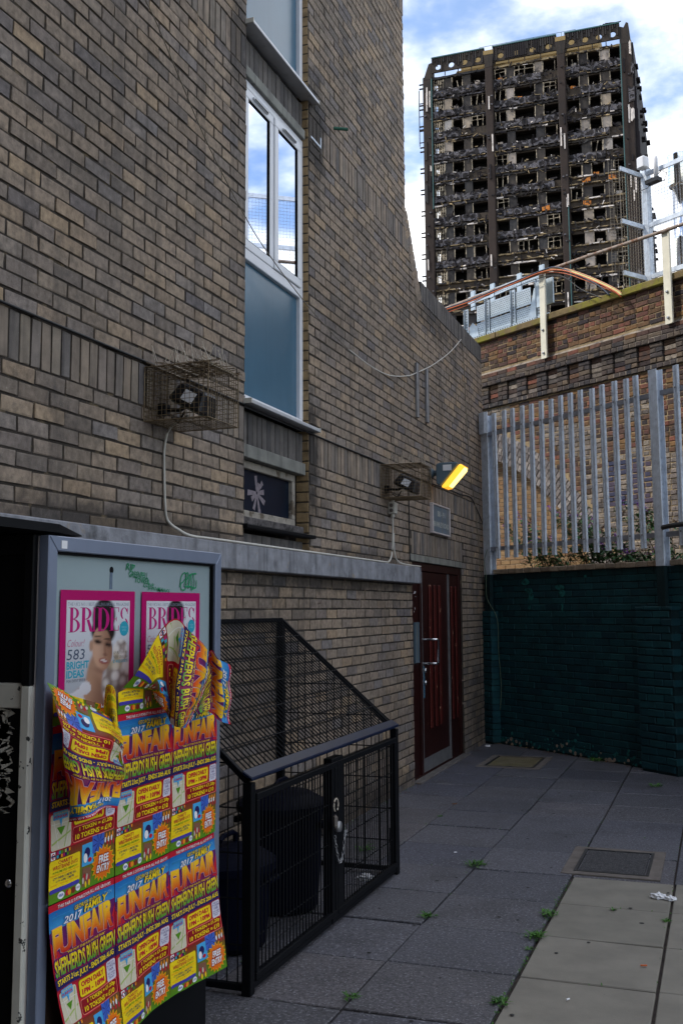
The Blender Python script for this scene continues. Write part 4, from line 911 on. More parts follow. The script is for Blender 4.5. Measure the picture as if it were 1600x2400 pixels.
MB().tube([(-7.9,.44,8.02),(-7.75,.4,8.0),(-7.5,.42,8.2),(-7.4,.42,8.12),(-7.45,.42,8.02),(-7.6,.42,8.06)], .006, 5).build('lead', 'cable_black', cv)
fl = thing('flue_pipe', 'shiny stainless steel flue pipe rising behind the mesh fence', 'flue', VIA, (-8.9,3.2,6.0))
pr = MB().lathe([(.135,5.5),(.135,8.9),(.14,8.91),(.14,8.95),(.135,8.96),(.135,9.95)], (-9.27,3.2,-.7), 20).build('pipe', 'chrome', fl, smooth=True)
MB().lathe([(.19,9.9),(.20,9.92),(.20,10.46),(.205,10.48),(.2,10.5)], (-9.27,3.2,-.7), 20).build('cowl', 'chrome', fl, smooth=True)

# ================================================================== FIXED TO THE LEFT WALL
def wire_box(b, x0, x1, y0, y1, z0, z1, sp, r):
    def lines(pa, pb, d, n):
        for i in range(n+1): q = Vector(d)*(i/n); b.tube([Vector(pa)+q, Vector(pb)+q], r, 3, False)
    nx, ny, nz = max(1,round((x1-x0)/sp)), max(1,round((y1-y0)/sp)), max(1,round((z1-z0)/sp))
    for y in (y0,y1): lines((x0,y,z0),(x0,y,z1),(x1-x0,0,0),nx); lines((x0,y,z0),(x1,y,z0),(0,0,z1-z0),nz)
    for x in (x0,x1): lines((x,y0,z0),(x,y0,z1),(0,y1-y0,0),ny); lines((x,y0,z0),(x,y1,z0),(0,0,z1-z0),nz)
    for z in (z0,z1): lines((x0,y0,z),(x1,y0,z),(0,y1-y0,0),ny); lines((x0,y0,z),(x0,y1,z),(x1-x0,0,0),nx)
    return b
def lamp_cage(a0, a1, z0, z1, dep, label):
    t = thing('lamp_cage', label, 'cage', WALL, ((a0+a1)/2,0,z0), 'wire cages over wall lamps')
    wire_box(MB(), a0, a1, -dep, -.004, z0, z1, .026, .0016).build('wire_mesh', 'cage', t, kind='stuff')
    e = MB()
    for p, q in (((a0,-.006,z0),(a0,-.006,z1)),((a0,-dep,z0),(a0,-dep,z1)),((a1,-dep,z0),(a1,-dep,z1)),((a0,-dep,z1),(a1,-dep,z1)),((a0,-dep,z0),(a1,-dep,z0)),((a0,-.006,z1),(a0,-dep,z1)),((a0,-.006,z0),(a0,-dep,z0)),((a1,-.006,z0),(a1,-dep,z0))): e.tube([p,q], .0032, 4)
    e.build('edge_rod', 'cage', t)
    for i in range(4):
        sp = MB(); y = -.05-i*(dep-.08)/3; sp.box(a0+.02,a1-.02,y-.012,y+.012,z1+.002,z1+.008); st = sp.build('spike_strip', 'spike', t); ss = MB()
        for q in range(9):
            a = a0+.04+(a1-a0-.08)*q/8; ss.tube([(a,y,z1+.008),(a+R.uniform(-.05,.03),y+R.uniform(-.05,.05),z1+R.uniform(.09,.135))], .0018, 3)
        ss.build('spikes', 'spike', st, kind='stuff')
    # old nest and litter caught on top
    if a0 < 6:
        nb = MB()
        for q in range(160): c_ = Vector((R.uniform(a0,a1),R.uniform(-dep,-.02),z1+R.uniform(.0,.018))); an = R.uniform(0,6.3); d_ = Vector((math.cos(an),math.sin(an),R.uniform(-.1,.2)))*R.uniform(.02,.06); nb.tube([c_-d_,c_+d_], .002, 3)
        nb.build('twigs', 'stem', t, kind='stuff')
lamp_cage(4.65, 5.0, 2.60, 2.885, .375, 'larger rusty wire cage with bird spikes left of the tall window')
lamp_cage(8.68, 9.0, 2.60, 2.89, .375, 'smaller rusty wire cage with bird spikes above the cream switch box')
def dark_flood(a, z, label):
    t = thing('floodlight', label, 'floodlight', WALL, (a,0,z), 'black floodlights inside the cages')
    MB().box(a-.03,a+.03,-.05,0,z-.08,z-.02).build('wall_bracket', 'lamp_black', t, bevel=.004)
    m = Matrix.Translation((a,-.19,z)) @ Matrix.Rotation(rad(28), 4, 'X')
    b = MB(); p = [m @ Vector(v) for v in ((-.1,-.14,-.05),(.1,-.14,-.05),(.1,.08,-.05),(-.1,.08,-.05),(-.07,-.10,.06),(.07,-.10,.06),(.07,.06,.06),(-.07,.06,.06))]
    b.add(p, [(0,3,2,1),(4,5,6,7),(0,1,5,4),(1,2,6,5),(2,3,7,6),(3,0,4,7)]); h = b.build('housing', 'lamp_black', t, bevel=.012)
    MB().obox(m @ Matrix.Translation((0,-.03,-.054)), .08,.09,.004).build('lens', 'lamp_glass', h)
    MB().obox(m @ Matrix.Translation((-.0885,-.03,.005)) @ Matrix.Rotation(rad(15),4,'Y'), .002,.035,.03).build('sticker', 'label_white', h)
    MB().tube([(a,-.02,z-.05),(a,-.12,z-.06),(a,-.19,z-.03)], .012, 6).build('arm', 'lamp_black', t)
    MB().tube([(a,-.15,z-.07),(a-.01,-.13,z-.11),(a+.03,-.1,z-.12),(a+.04,-.05,z-.09)], .006, 6).build('lead', 'cable_black', t)
dark_flood(4.82, 2.74, 'black floodlight inside the cage left of the tall window'); dark_flood(8.83, 2.74, 'black floodlight inside the cage above the cream switch box')
# lit lamp
ll = thing('lit_wall_lamp', 'grey wall lamp with a glowing amber lens above the sign', 'lamp', WALL, (10.4,0,2.95))
MB().lathe([(.05,0),(.05,.03),(.03,.05)], (10.38,0,3.02), 12, Matrix.Rotation(rad(90),4,'X')).build('wall_plate', 'lamp_grey', ll, smooth=True)
MB().tube([(10.38,0,3.02),(10.38,-.09,3.02)], .03, 8).build('knuckle', 'lamp_grey', ll)
hz = MB().prism([(-.085,2.90),(-.085,3.10),(-.12,3.115),(-.305,3.115),(-.32,3.10),(-.13,2.88)], 10.30, 10.50, 'yz').build('housing', 'lamp_grey', ll, bevel=.008, fix=True)
lp = MB().prism([(-.138,2.865),(-.335,3.095),(-.375,3.075),(-.37,3.05),(-.205,2.86),(-.16,2.853)], 10.296, 10.504, 'yz').build('lens', 'lamp_on', ll, bevel=.01, fix=True)
MB().prism([(-.22,2.885),(-.35,3.035),(-.3805,3.06),(-.372,3.03),(-.22,2.865)], 10.33, 10.47, 'yz').build('glow_strip', 'lamp_core', lp, fix=True)
rb_ = MB()
for q in range(5): a_ = 10.31+q*.045; rb_.prism([(-.141,2.864),(-.337,3.093),(-.3765,3.073),(-.3715,3.048),(-.2055,2.858),(-.161,2.851)], a_, a_+.006, 'yz')
rb_.build('lens_ribs', M('amber rib', (.5,.2,.01), .4, 0, emit=((1,.4,.02), .35)), lp, fix=True)
MB().box(10.295,10.2985,-.25,-.16,3.03,3.09).build('sticker', 'label_white', hz)
ss = MB()
for q in range(8): a = 10.3+q*.035; ss.tube([(a,-.15-.02*(q%3),3.115),(a+R.uniform(-.03,.03),-.15+R.uniform(-.05,.05),3.24)], .0018, 3)
ss.build('spikes', 'spike', ll, kind='stuff')
# street name plate
sg = thing('address_sign', 'framed blue grey address sign above the red door', 'sign', WALL, (10.7,0,2.55))
MB().box(10.36,11.05,-.03,-.002,2.41,2.70).build('board', 'sign_face', sg)
rect_frame(MB(), 10.34,11.07,2.398,2.712,.018,-.04,-.0005).build('sign_frame', 'ad_side', sg, bevel=.004)
for s_, x0, x1, z0, z1 in (('88 - 91', 10.55,10.86,2.585,2.645), ('BRAMLEY ROAD', 10.40,11.01,2.475,2.53)):
    vs_, fs_ = fit_text(s_, x0, x1, z0, z1, 2, .012); MB().add([(x,-.0312,z) for x,z in vs_], fs_).build('lettering', 'sign_text', sg)
# switch box and conduits
sb = thing('switch_box', 'small cream weatherproof switch box below the right hand cage', 'switch', WALL, (8.95,0,2.52))
MB().box(8.90,8.985,-.065,0,2.475,2.58).build('box', 'plastic_pale', sb, bevel=.006)
for zz in (2.505,2.55): MB().lathe([(.017,0),(.017,.006),(.006,.007)], (8.9,-.033,zz), 12, Matrix.Rotation(rad(-90),4,'Y')).build('socket', 'cement', sb)
for zz in (2.46,2.59): MB().lathe([(.018,-.014),(.018,.014)], (8.94,-.033,zz), 10).build('gland', 'plastic_pale', sb)
def wcable(name, mat, r, pts, label, y=-.012, cat='cable'):
    P_ = smooth_pts([(a,y if len(p_) < 3 else p_[2],z) for p_ in pts for a, z in (p_[:2],)], 5)
    o = MB().tube(P_, r, 6).build(name, mat, None, WALL, base=(pts[0][0],0,pts[0][1]), smooth=True); return tagm(o, label, cat)
wcable('conduit', 'cable_white', .0075, [(4.88,2.66,-.14),(4.868,2.60,-.04),(4.858,2.5),(4.856,2.374),(4.871,2.193),(4.901,2.104),(4.958,2.056,-.05),(5.043,2.029,-.08),(5.3,2.027,-.09),(6.2,2.026,-.09),(7.0,2.026,-.09),(7.67,2.026,-.09),(8.5,2.026,-.09),(8.70,2.035,-.06),(8.84,2.07,-.04),(8.905,2.15,-.035),(8.935,2.3,-.033),(8.94,2.46,-.033)], 'white flex looping from the left cage along the ledge to the switch box')
wcable('conduit', 'cable_white', .0065, [(8.945,2.3,-.04),(8.95,2.15,-.04),(9.01,2.06,-.05),(9.16,2.03,-.08),(9.65,2.028,-.09)], 'short white flex curving from the switch box towards the red door')
wcable('wall_cable', 'cable_black', .007, [(1.5,2.915),(3.488,2.908),(4.772,2.914),(5.86,2.91),(5.9,2.91,-.01),(6.98,2.905,-.01),(7.525,2.904),(8.607,2.91),(10.258,2.914),(11.0,2.93),(11.70,2.935),(12.2,2.95),(12.5,2.85),(12.898,2.67)], 'long black cable clipped along the upright brick course')
wcable('wall_cable', 'cable_black', .006, [(9.52,2.914),(9.54,2.669),(9.547,2.139),(9.58,2.09),(9.64,2.07)], 'short black cable dropping down to the door lintel')
wcable('loose_wire', 'wire_thin', .0035, [(4.489,4.834),(4.623,4.764),(4.886,4.578),(5.252,4.334),(5.782,4.078),(6.126,3.965),(6.628,3.847),(7.128,3.76),(7.696,3.696)], 'thin loose wire hanging across the bricks and tall window', -.06)
wcable('loose_wire', 'cable_white', .005, [(7.696,3.696,-.06),(8.346,3.699,-.04),(8.9,3.741,-.03),(9.528,3.87),(9.914,3.991),(10.507,4.197),(11.274,4.515),(11.838,4.80)], 'pale wire sagging from the window up to the low wall coping', -.02)
wcable('loose_wire', 'wire_thin', .005, [(11.86,4.8),(11.963,4.494),(12.057,3.785),(12.2,3.188),(12.4,2.9),(12.6,2.3),(12.7,2.0)], 'thin wire hanging down the bricks near the corner', -.02)
for a, z0, z1, lb in ((9.885,3.52,4.075,'left of two short grey steel strips on the brick wall'), (10.26,3.53,4.10,'right of two short grey steel strips on the brick wall')):
    o = MB().box(a-.035,a+.035,-.03,0,z0,z1).build('wall_strip', 'steel_dull', None, WALL, bevel=.004, base=(a,0,z0)); tagm(o, lb, 'strip', 'steel strips on the wall')
o = MB().tube([(7.54,0,5.50),(7.60,-.10,5.50)], .014, 8).build('wall_peg', M('green copper peg', (.03,.12,.08), .6), None, WALL, base=(7.54,0,5.5)); tagm(o, 'small green pipe stub sticking out of the upper brickwork', 'pipe')
br = MB(); br.box(7.03,7.24,-.006,0,5.195,5.21); br.box(7.225,7.24,-.007,-.001,5.21,5.28)
tagm(br.build('angle_bracket', 'galv', None, WALL, base=(7.1,0,5.2)), 'small pale angle bracket beside the head of the tall window', 'bracket')
for a, z in ((7.15,1.67),(8.02,1.70)):
    o = MB().tube([(a,0,z),(a,-.03,z+.005)], .006, 6).build('wall_nail', 'rust', None, WALL, base=(a,0,z)); tagm(o, 'left of two rusty nails in the bricks above the bin cage' if a < 7.5 else 'right of two rusty nails in the bricks above the bin cage', 'nail')
# ================================================================== BIN CAGE AND BINS
bc = thing('bin_cage', 'black steel mesh bin cage with sloping lid against the brick wall', 'cage', WALL, (5.3,-.4,0))
A0, A1, DP, HF, HB = 4.245, 6.40, .80, .88, 1.56
def bar(b, p, q, t=.02): 
    p, q = Vector(p), Vector(q); d = (q-p); m = Matrix.Translation((p+q)/2) @ d.to_track_quat('Z','Y').to_matrix().to_4x4(); b.obox(m, t, t, d.length/2)
for nm, pts in (('corner_post', [((A0,-DP,0),(A0,-DP,HF)),((A1,-DP,0),(A1,-DP,HF)),((A0,-.03,0),(A0,-.03,HB)),((A1,-.03,0),(A1,-.03,HB))]),
                ('frame_rail', [((A0,-.03,HB),(A1,-.03,HB)),((A0,-DP,.03),(A1,-DP,.03)),((A1,-DP,.03),(A1,-.03,.03)),((A0,-DP,.03),(A0,-.03,.03))]),
                ('lid_rail', [((A0,-DP,HF),(A0,-.03,HB)),((A1,-DP,HF),(A1,-.03,HB))])):
    for p, q in pts: b = MB(); bar(b, p, q, .022 if nm == 'corner_post' else .014); b.build(nm, 'black_steel', bc, bevel=.003)
MB().box(A1-.025,A1+.03,-DP-.02,-DP+.03,0,.28).build('post_sleeve', 'black_steel', bc, bevel=.003)
MB().prism([(-DP-.03,HF+.01),(-DP-.03,HF+.026),(-DP+.02,HF+.056),(-DP+.02,HF+.036)], A0-.03, A1+.01, 'yz').build('lid_front_rail', 'rail_sky_tint', bc, bevel=.004, fix=True)
for g0, g1 in ((A0+.035,5.30),(5.31,A1-.03)):
    b = MB(); rect_frame(b, g0, g1, .05, HF-.05, .03, -DP-.025, -DP+.005); gt = b.build('gate', 'black_steel', bc, bevel=.003)
    wv = MB(); x = g0+.045
    while x < g1-.02: wv.tube([(x,-DP-.01,.06),(x,-DP-.01,HF-.06)], .0036, 4, False); x += .04
    z = .22
    while z < HF-.06: wv.tube([(g0,-DP-.005,z),(g1,-DP-.005,z)], .0036, 4, False); z += .2
    wv.build('gate_mesh', 'black_steel', gt, kind='stuff')
MB().box(5.23,5.40,-DP-.02,-DP+.03,.02,HF-.03).build('centre_post', 'black_steel', bc, bevel=.003)
for xx in (A0,A1):
    wv = MB(); y = -.05
    while y > -DP+.02: wv.tube([(xx,y,.03),(xx,y,HB-(HB-HF)*(-y-.03)/(DP-.03))], .0036, 4, False); y -= .05
    z = .2
    while z < HB-.1:
        ye = -DP if z < HF else -.03-(HB-z)/(HB-HF)*(DP-.03); wv.tube([(xx,-.03,z),(xx,ye,z)], .0036, 4, False); z += .19
    wv.build('end_mesh', 'black_steel', bc, kind='stuff')
wv = MB(); x = A0+.03
while x < A1: wv.tube([(x,-.03,HB+.012),(x,-DP,HF+.03)], .0036, 4, False); x += .045
for k in range(1,6): t = k/6; wv.tube([(A0,-.03-t*(DP-.03),HB+.008-t*(HB-HF-.02)),(A1,-.03-t*(DP-.03),HB+.008-t*(HB-HF-.02))], .0032, 4, False)
wv.build('lid_mesh', 'black_steel', bc, kind='stuff')
def dustbin(a, o, r, h, label):
    t = thing('dustbin', label, 'bin', WALL, (a,-o,0), 'dustbins inside the cage'); P_ = (a,-o,0)
    MB().lathe([(r*.82,.01),(r*.86,.03),(r*.98,h*.96),(r*1.03,h*.965),(r*1.03,h)], P_, 28).build('body', 'bin', t, smooth=False)
    ld = MB().lathe([(r*1.08,h-.03),(r*1.08,h+.005),(r*1.0,h+.02),(r*.7,h+.06),(r*.35,h+.075),(.01,h+.078)], P_, 28).build('lid', 'bin', t)
    MB().tube([(a-.09,-o,h+.07),(a-.085,-o,h+.11),(a-.05,-o,h+.125),(a+.05,-o,h+.125),(a+.085,-o,h+.11),(a+.09,-o,h+.07)], .014, 8).build('lid_handle', 'bin', ld)
    for s in (-1,1): MB().box(a-.06,a+.06,-o+s*r*1.0,-o+s*(r+.035),h*.8,h*.86).build('side_handle', 'bin', t, bevel=.006)
dustbin(5.5, .42, .235, .56, 'taller navy dustbin inside the mesh cage near the gate post')
dustbin(4.82, .42, .225, .40, 'shorter dark dustbin inside the mesh cage near the poster kiosk')
pd = thing('padlock', 'cream padlock with ring hanging on the bin cage gate', 'padlock', WALL, (5.18,-.84,.5))
MB().box(5.168,5.192,-.868,-.842,.51,.58).build('body', 'cement', pd, bevel=.012); MB().lathe([(.026,-.012),(.028,0),(.026,.012)], (5.208,-.86,.515), 16, Matrix.Rotation(rad(90),4,'X')).build('keeper', 'steel_dull', pd, smooth=True)
MB().tube([(5.19+.032*math.cos(t),-.855,.625+.032*math.sin(t)) for t in [rad(q) for q in range(-60,241,20)]], .004, 6).build('shackle', 'spike', pd)
cn_ = thing('chain', 'short steel chain looped between the bin cage gates', 'chain', WALL, (5.27,-.84,.38))
cp = smooth_pts([(5.2,.46),(5.225,.39),(5.26,.33),(5.29,.325),(5.32,.36),(5.345,.43),(5.36,.46)], 3)
for i, (a, z) in enumerate(cp):
    a2, z2 = cp[min(i+1,len(cp)-1)] if i < len(cp)-1 else cp[i-1]; an = math.atan2(z2-z, a2-a); b = MB()
    pts = []
    for q in range(9): t = 2*math.pi*q/8; lx, ly = .0125*math.cos(t), .006*math.sin(t); pts.append((a+lx*math.cos(an)-(ly if i % 2 else 0)*math.sin(an), -.845-(0 if i % 2 else ly), z+lx*math.sin(an)+(ly if i % 2 else 0)*math.cos(an)))
    b.tube(pts, .0022, 4, False).build('link', 'steel_dull', cn_)

# ================================================================== KIOSK WITH POSTER CASE
ks = thing('phone_kiosk', 'black and cream street kiosk with a grey framed poster case', 'kiosk', WALL, (3.2,-.5,0))
KX0, KX1, KZ = 2.672, 3.842, 1.858
MB().box(2.70, 3.80, -.80, -.22, 0, 1.84).build('cabinet', 'kiosk_black', ks)
MB().box(2.652,2.699,-.818,-.785,0,1.405).build('corner_post', 'kiosk_cream', ks, bevel=.004)
MB().box(2.652,2.699,-.8185,-.784,1.406,1.862).build('upper_corner_post', 'kiosk_black', ks, bevel=.004)
MB().box(2.664,2.698,-.783,-.22,1.338,1.412).build('cross_rail', 'kiosk_cream', ks, bevel=.003)
MB().box(2.66,2.698,-.783,-.22,1.80,1.862).build('top_rail', 'kiosk_black', ks, bevel=.003)
MB().box(2.684,2.699,-.783,-.22,1.413,1.799).build('upper_panel', 'black_steel', ks)
MB().box(2.684,2.699,-.783,-.22,.1,1.337).build('lower_panel', 'black_steel', ks)
pt = MB()
for q in range(34):
    yy, zz = -.725+R.random()*.02-R.random()*.03*0, R.uniform(1.02,1.33); ww = R.uniform(.01,.03); pl = []
    for e in range(8): t = 2*math.pi*e/8; pl.append((-.735+R.random()*.05+.0+math.cos(t)*ww*R.uniform(.4,1), zz+math.sin(t)*ww*R.uniform(.4,1)))
    pt.prism(pl, 2.6832, 2.6838, 'yz')
pt.build('paper_scraps', 'kiosk_cream', ks)
MB().lathe([(.014,0),(.014,.008),(.006,.012)], (2.684,-.744,.827), 12, Matrix.Rotation(rad(-90),4,'Y')).build('bolt_head', 'chrome', ks, smooth=True)
MB().prism([(-.784,.46),(-.775,.46),(-.768,.5),(-.77,.55),(-.782,.56)], 2.6795, 2.6838, 'yz').build('sticker', 'red_sticker', ks, fix=True)
MB().prism([(2.35,.2),(2.35,.86),(2.72,.86),(2.95,.80),(2.98,.2)], 1.868, 1.893, 'xy').build('roof', 'black_steel', ks) if False else MB().add([(2.35,-.2,1.868),(2.95,-.2,1.868),(2.93,-.80,1.870),(2.72,-.86,1.868),(2.35,-.86,1.868),(2.35,-.2,1.9),(2.95,-.2,1.9),(2.93,-.80,1.874),(2.72,-.86,1.894),(2.35,-.86,1.896)], [(0,1,2,3,4),(9,8,7,6,5),(0,5,6,1),(1,6,7,2),(2,7,8,3),(3,8,9,4),(4,9,5,0)]).build('roof', 'black_steel', ks, fix=True)
pc = MB(); fwid = .047
pc.box(KX0,KX1,-.79,-.822,.32,KZ-.002); case = pc.build('poster_case', 'ad_side', ks)
def mitre(b, x0, x1, z0, z1, t, ya, yb):
    o = [(x0,z0),(x1,z0),(x1,z1),(x0,z1)]; i = [(x0+t,z0+t),(x1-t,z0+t),(x1-t,z1-t),(x0+t,z1-t)]
    for k in range(4): m = (k+1)%4; b_ = MB().prism([o[k],o[m],i[m],i[k]], ya, yb); b_.build('case_frame', 'ad_alu', case, bevel=.003, fix=True)
mitre(None, KX0, KX1, .32, KZ, fwid, -.858, -.822); MB().box(KX0+.01,KX1-.01,-.81,-.78,0,.318).build('plinth', 'black_steel', ks)
gk = MB(); rect_frame(gk, KX0+fwid, KX1-fwid, .32+fwid, KZ-fwid, .008, -.846, -.8225); gk.build('gasket', 'rubber', case)
MB().box(KX0+fwid,KX1-fwid,-.832,-.8222,1.2,KZ-fwid).build('backing_board', 'ad_board', case)
MB().box(KX0+fwid,KX1-fwid,-.8315,-.8222,.32+fwid,1.199).build('lower_board', M('brown hardboard', (.05,.03,.022), .8, .3), case)
MB().box(2.735,2.765,-.8592,-.8582,1.82,1.845).build('sticker', 'label_white', case)
MB().lathe([(.012,0),(.012,.004)], (3.062,-.829,1.764), 14, Matrix.Rotation(rad(90),4,'X')).build('key_hole', 'rubber', case)
MB().box(3.052,3.068,-.8332,-.8322,1.70,1.756).build('drip_stain', M('blue stain', (.1,.14,.2), .5, .3, 40), case)

# ---- flat prints: polygons in poster space (u right, h up), one level of z per ink layer
INK = dict(red=(.50,.012,.03), dred=(.26,.006,.012), blue=(.012,.13,.42), lblue=(.06,.36,.68), yel=(.86,.62,.01), gre=(.09,.26,.012), org=(.82,.28,.015), pur=(.075,.012,.17), navy=(.022,.014,.10), white=(.8,.8,.82), beige=(.62,.56,.42), brown=(.16,.075,.025), pink=(.42,.006,.12), teal=(.03,.32,.44), black=(.012,.01,.012), skin=(.42,.22,.14), skin2=(.3,.14,.085), hair=(.018,.013,.013), paper=(.56,.58,.62), lgre=(.35,.45,.12), flower=(.62,.6,.6), blush=(.45,.2,.2), cream=(.55,.5,.42))
class Print:
    def __init__(s): s.items = []
    def poly(s, pts, col, lay): s.items.append((list(pts), [tuple(range(len(pts)))], col, lay)); return s
    def rect(s, u0, u1, h0, h1, col, lay): return s.poly([(u0,h0),(u1,h0),(u1,h1),(u0,h1)], col, lay)
    def rrect(s, u0, u1, h0, h1, r, col, lay):
        p = []
        for cx_, cy_, a0 in ((u1-r,h1-r,0),(u0+r,h1-r,90),(u0+r,h0+r,180),(u1-r,h0+r,270)): p += [(cx_+r*math.cos(rad(a0+q*30)),cy_+r*math.sin(rad(a0+q*30))) for q in range(4)]
        return s.poly(p, col, lay)
    def oval(s, u, h, a, b, col, lay, n=14): return s.poly([(u+a*math.cos(2*math.pi*q/n),h+b*math.sin(2*math.pi*q/n)) for q in range(n)], col, lay)
    def text(s, t, u0, u1, h0, h1, col, lay, off=.02, shear=0, res=2, warp=None, outline=None, rot=0):
        if outline:
            k = outline[1]; s.text(t, u0-k, u1+k, h0-k, h1+k, outline[0], lay-1, off+.02, shear, res, warp, None, rot)
        v, f = fit_text(t, u0, u1, h0, h1, res, off, shear)
        if rot: c, si = math.cos(rot), math.sin(rot); v = [(u0+(x-u0)*c-(y-h0)*si, h0+(x-u0)*si+(y-h0)*c) for x, y in v]
        if warp: v = [warp(*p) for p in v]
        s.items.append((v, f, col, lay)); return s
    def mesh(s, name, fn, cuts_u, cuts_h, dl=.0005, clip=None):
        bm = bmesh.new(); cl = bm.loops.layers.float_color.new('ink')
        for v, f, col, lay in s.items:
            bv = [bm.verts.new((x,y,lay)) for x,y in v]
            for face in f:
                if len(set(face)) < 3: continue
                try: bf = bm.faces.new([bv[i] for i in face])
                except ValueError: continue
                for lp_ in bf.loops:
                    c = col(lp_.vert.co.x, lp_.vert.co.y) if callable(col) else col
                    lp_[cl] = (*c, 1)
        for c in cuts_u: bmesh.ops.bisect_plane(bm, geom=bm.verts[:]+bm.edges[:]+bm.faces[:], plane_co=(c,0,0), plane_no=(1,0,0))
        for c in cuts_h: bmesh.ops.bisect_plane(bm, geom=bm.verts[:]+bm.edges[:]+bm.faces[:], plane_co=(0,c,0), plane_no=(0,1,0))
        if clip:
            for co, no in clip: bmesh.ops.bisect_plane(bm, geom=bm.verts[:]+bm.edges[:]+bm.faces[:], plane_co=co, plane_no=no, clear_outer=True)
        e = .004
        for v in bm.verts:
            u, h, lay = v.co; P_ = Vector(fn(u,h)); d1 = Vector(fn(u+e,h))-Vector(fn(u-e,h)); d2 = Vector(fn(u,h+e))-Vector(fn(u,h-e)); nn = d1.cross(d2)
            nn = nn.normalized() if nn.length > 1e-12 else Vector((0,-1,0))
            v.co = P_+nn*(lay*dl)
        me = bpy.data.meshes.new(name); bm.to_mesh(me); bm.free(); return me
def grad(c0, c1, h0, h1):
    return lambda u, h: tuple(c0[i]+(c1[i]-c0[i])*max(0,min(1,(h-h0)/(h1-h0))) for i in range(3))
K = INK
def flyer():
    p = Print(); H = 1.43
    p.rect(0,1,0,H,K['red'],0)
    p.text('THIS FAIR IS SUITABLE FOR ALL AGE GROUPS',.13,.94,1.377,1.408,K['white'],3,.012,0,1)
    p.poly([(0,1.365),(0,1.02),(.12,1.08),(1,1.16),(1,1.365)],grad(K['lblue'],K['blue'],1.08,1.33),1)
    for q in range(12):
        an = rad(15+q*14); p.poly([(.93,1.2),(.93+.5*math.cos(an+2.2),1.2+.3*math.sin(an+2.2)*.6),(.93+.5*math.cos(an+2.25),1.2+.3*math.sin(an+2.25)*.6)],(.09,.42,.74),1.5) if .1 < math.sin(an+2.2) else None
    p.text('www.irvinleisure.com',.05,.30,1.275,1.295,K['lblue'],3,.0,0,1); p.text('HOTLINE 020 8795 4262',.05,.30,1.24,1.258,(.05,.3,.35),3,0,0,1)
    p.text("GEORGE IRVIN'S",.36,.76,1.262,1.325,K['yel'],4,.01,0,2,lambda x,y:(x,y+.05*(x-.55)*0-.12*(x-.56)**2),(K['navy'],.006))
    p.text('IRVIN',.84,.95,1.27,1.32,(.2,.5,.75),3,.0,0,1)
    p.poly([(0,1.10),(0,.60),(1,.60),(1,1.15),(.9,1.16),(.5,1.12)],grad((.3,.008,.03),(.1,.012,.13),.8,1.05),2)
    p.poly([(0,1.02),(.2,.80),(0,.72)],K['red'],2.4); p.poly([(1,1.1),(.9,.86),(1,.74)],K['red'],2.4)
    fl_ = lambda x,y:(x, y+(.06*(x-.5))+( -.05*((x-.5)*2)**2 if y < 1.0 else .03*((x-.5)*2)**2))
    p.text('FUNFAIR',.03,.97,.90,1.13,lambda u, h: grad((.5,.012,.012),(.8,.16,.012),.88,1.0)(u,h) if h < 1.0 else grad((.8,.16,.012),(.95,.6,.02),1.0,1.11)(u,h),5,.055,0,3,fl_,((.6,.35,.35),.006))
    p.text('FUNFAIR',.035,.975,.885,1.125,K['pur'],3.2,.07,0,2,fl_)
    p.text('2017',.20,.47,1.13,1.235,K['white'],7,.02,.25,2,None,(K['blue'],.006))
    p.text('FAMILY',.50,.88,1.165,1.27,K['yel'],7,.03,.2,2,lambda x,y:(x,y+.07*(x-.5)),(K['navy'],.006))
    p.text('"WE PUT THE FUN IN THE FAIR"',.22,.82,.825,.868,K['yel'],6,.015,.15,1)
    p.text('SHEPHERDS BUSH GREEN',.015,.985,.715,.815,grad(K['yel'],(.12,.34,.03),.775,.735),6,.03,0,2,None,(K['pur'],.008))
    p.rect(0,1,.615,.70,K['navy'],3); p.text('STARTS 21st JULY - ENDS 20th AUG',.03,.97,.628,.69,K['yel'],4,.03,0,2)
    p.rrect(.02,.30,.32,.585,.02,K['beige'],2)
    for a,b_,w_ in (((.03,.36),(.29,.42),.012),((.05,.58),(.12,.33),.008),((.28,.57),(.2,.33),.01),((.03,.5),(.29,.5),.006),((.1,.42),(.24,.57),.006),((.22,.33),(.29,.5),.005)):
        dx_, dy_ = b_[0]-a[0], b_[1]-a[1]; l_ = math.hypot(dx_,dy_); nx, ny = -dy_/l_*w_/2, dx_/l_*w_/2; p.poly([(a[0]+nx,a[1]+ny),(a[0]-nx,a[1]-ny),(b_[0]-nx,b_[1]-ny),(b_[0]+nx,b_[1]+ny)],K['lgre'] if w_ > .008 else (.72,.7,.62),2.5)
    p.poly([(.10,.47),(.21,.47),(.155,.41)],K['gre'],3); p.rrect(.05,.25,.535,.605,.012,K['lblue'],3.5); p.poly([(.13,.54),(.17,.54),(.155,.47)],K['lblue'],3.4)
    p.text("GEORGE IRVIN'S",.06,.24,.578,.597,K['yel'],4.2,.0,0,1); p.text('FUNFAIR',.06,.24,.545,.57,K['red'],4.2,.02,0,1)
    p.rrect(.335,.80,.44,.60,.03,(.35,.2,.01),2.5); p.rrect(.34,.795,.445,.595,.028,K['yel'],3)
    p.text('OPEN DAILY',.37,.765,.53,.578,K['red'],4,.04,0,2); p.text('1PM - 10PM',.37,.765,.462,.512,K['red'],4,.04,0,2)
    p.rrect(.83,.985,.43,.605,.02,(.62,.6,.68),3)
    for t,h0,h1,a,b_ in (('THIS IS A',.575,.593,.85,.96),('TOKEN',.545,.569,.84,.975),('FAIR',.513,.538,.87,.95),('NO CASH',.484,.502,.85,.965),('IN OR ON',.465,.478,.855,.96),('RIDES',.447,.459,.87,.945)): p.text(t,a,b_,h0,h1,K['pur'],4,.0,0,1)
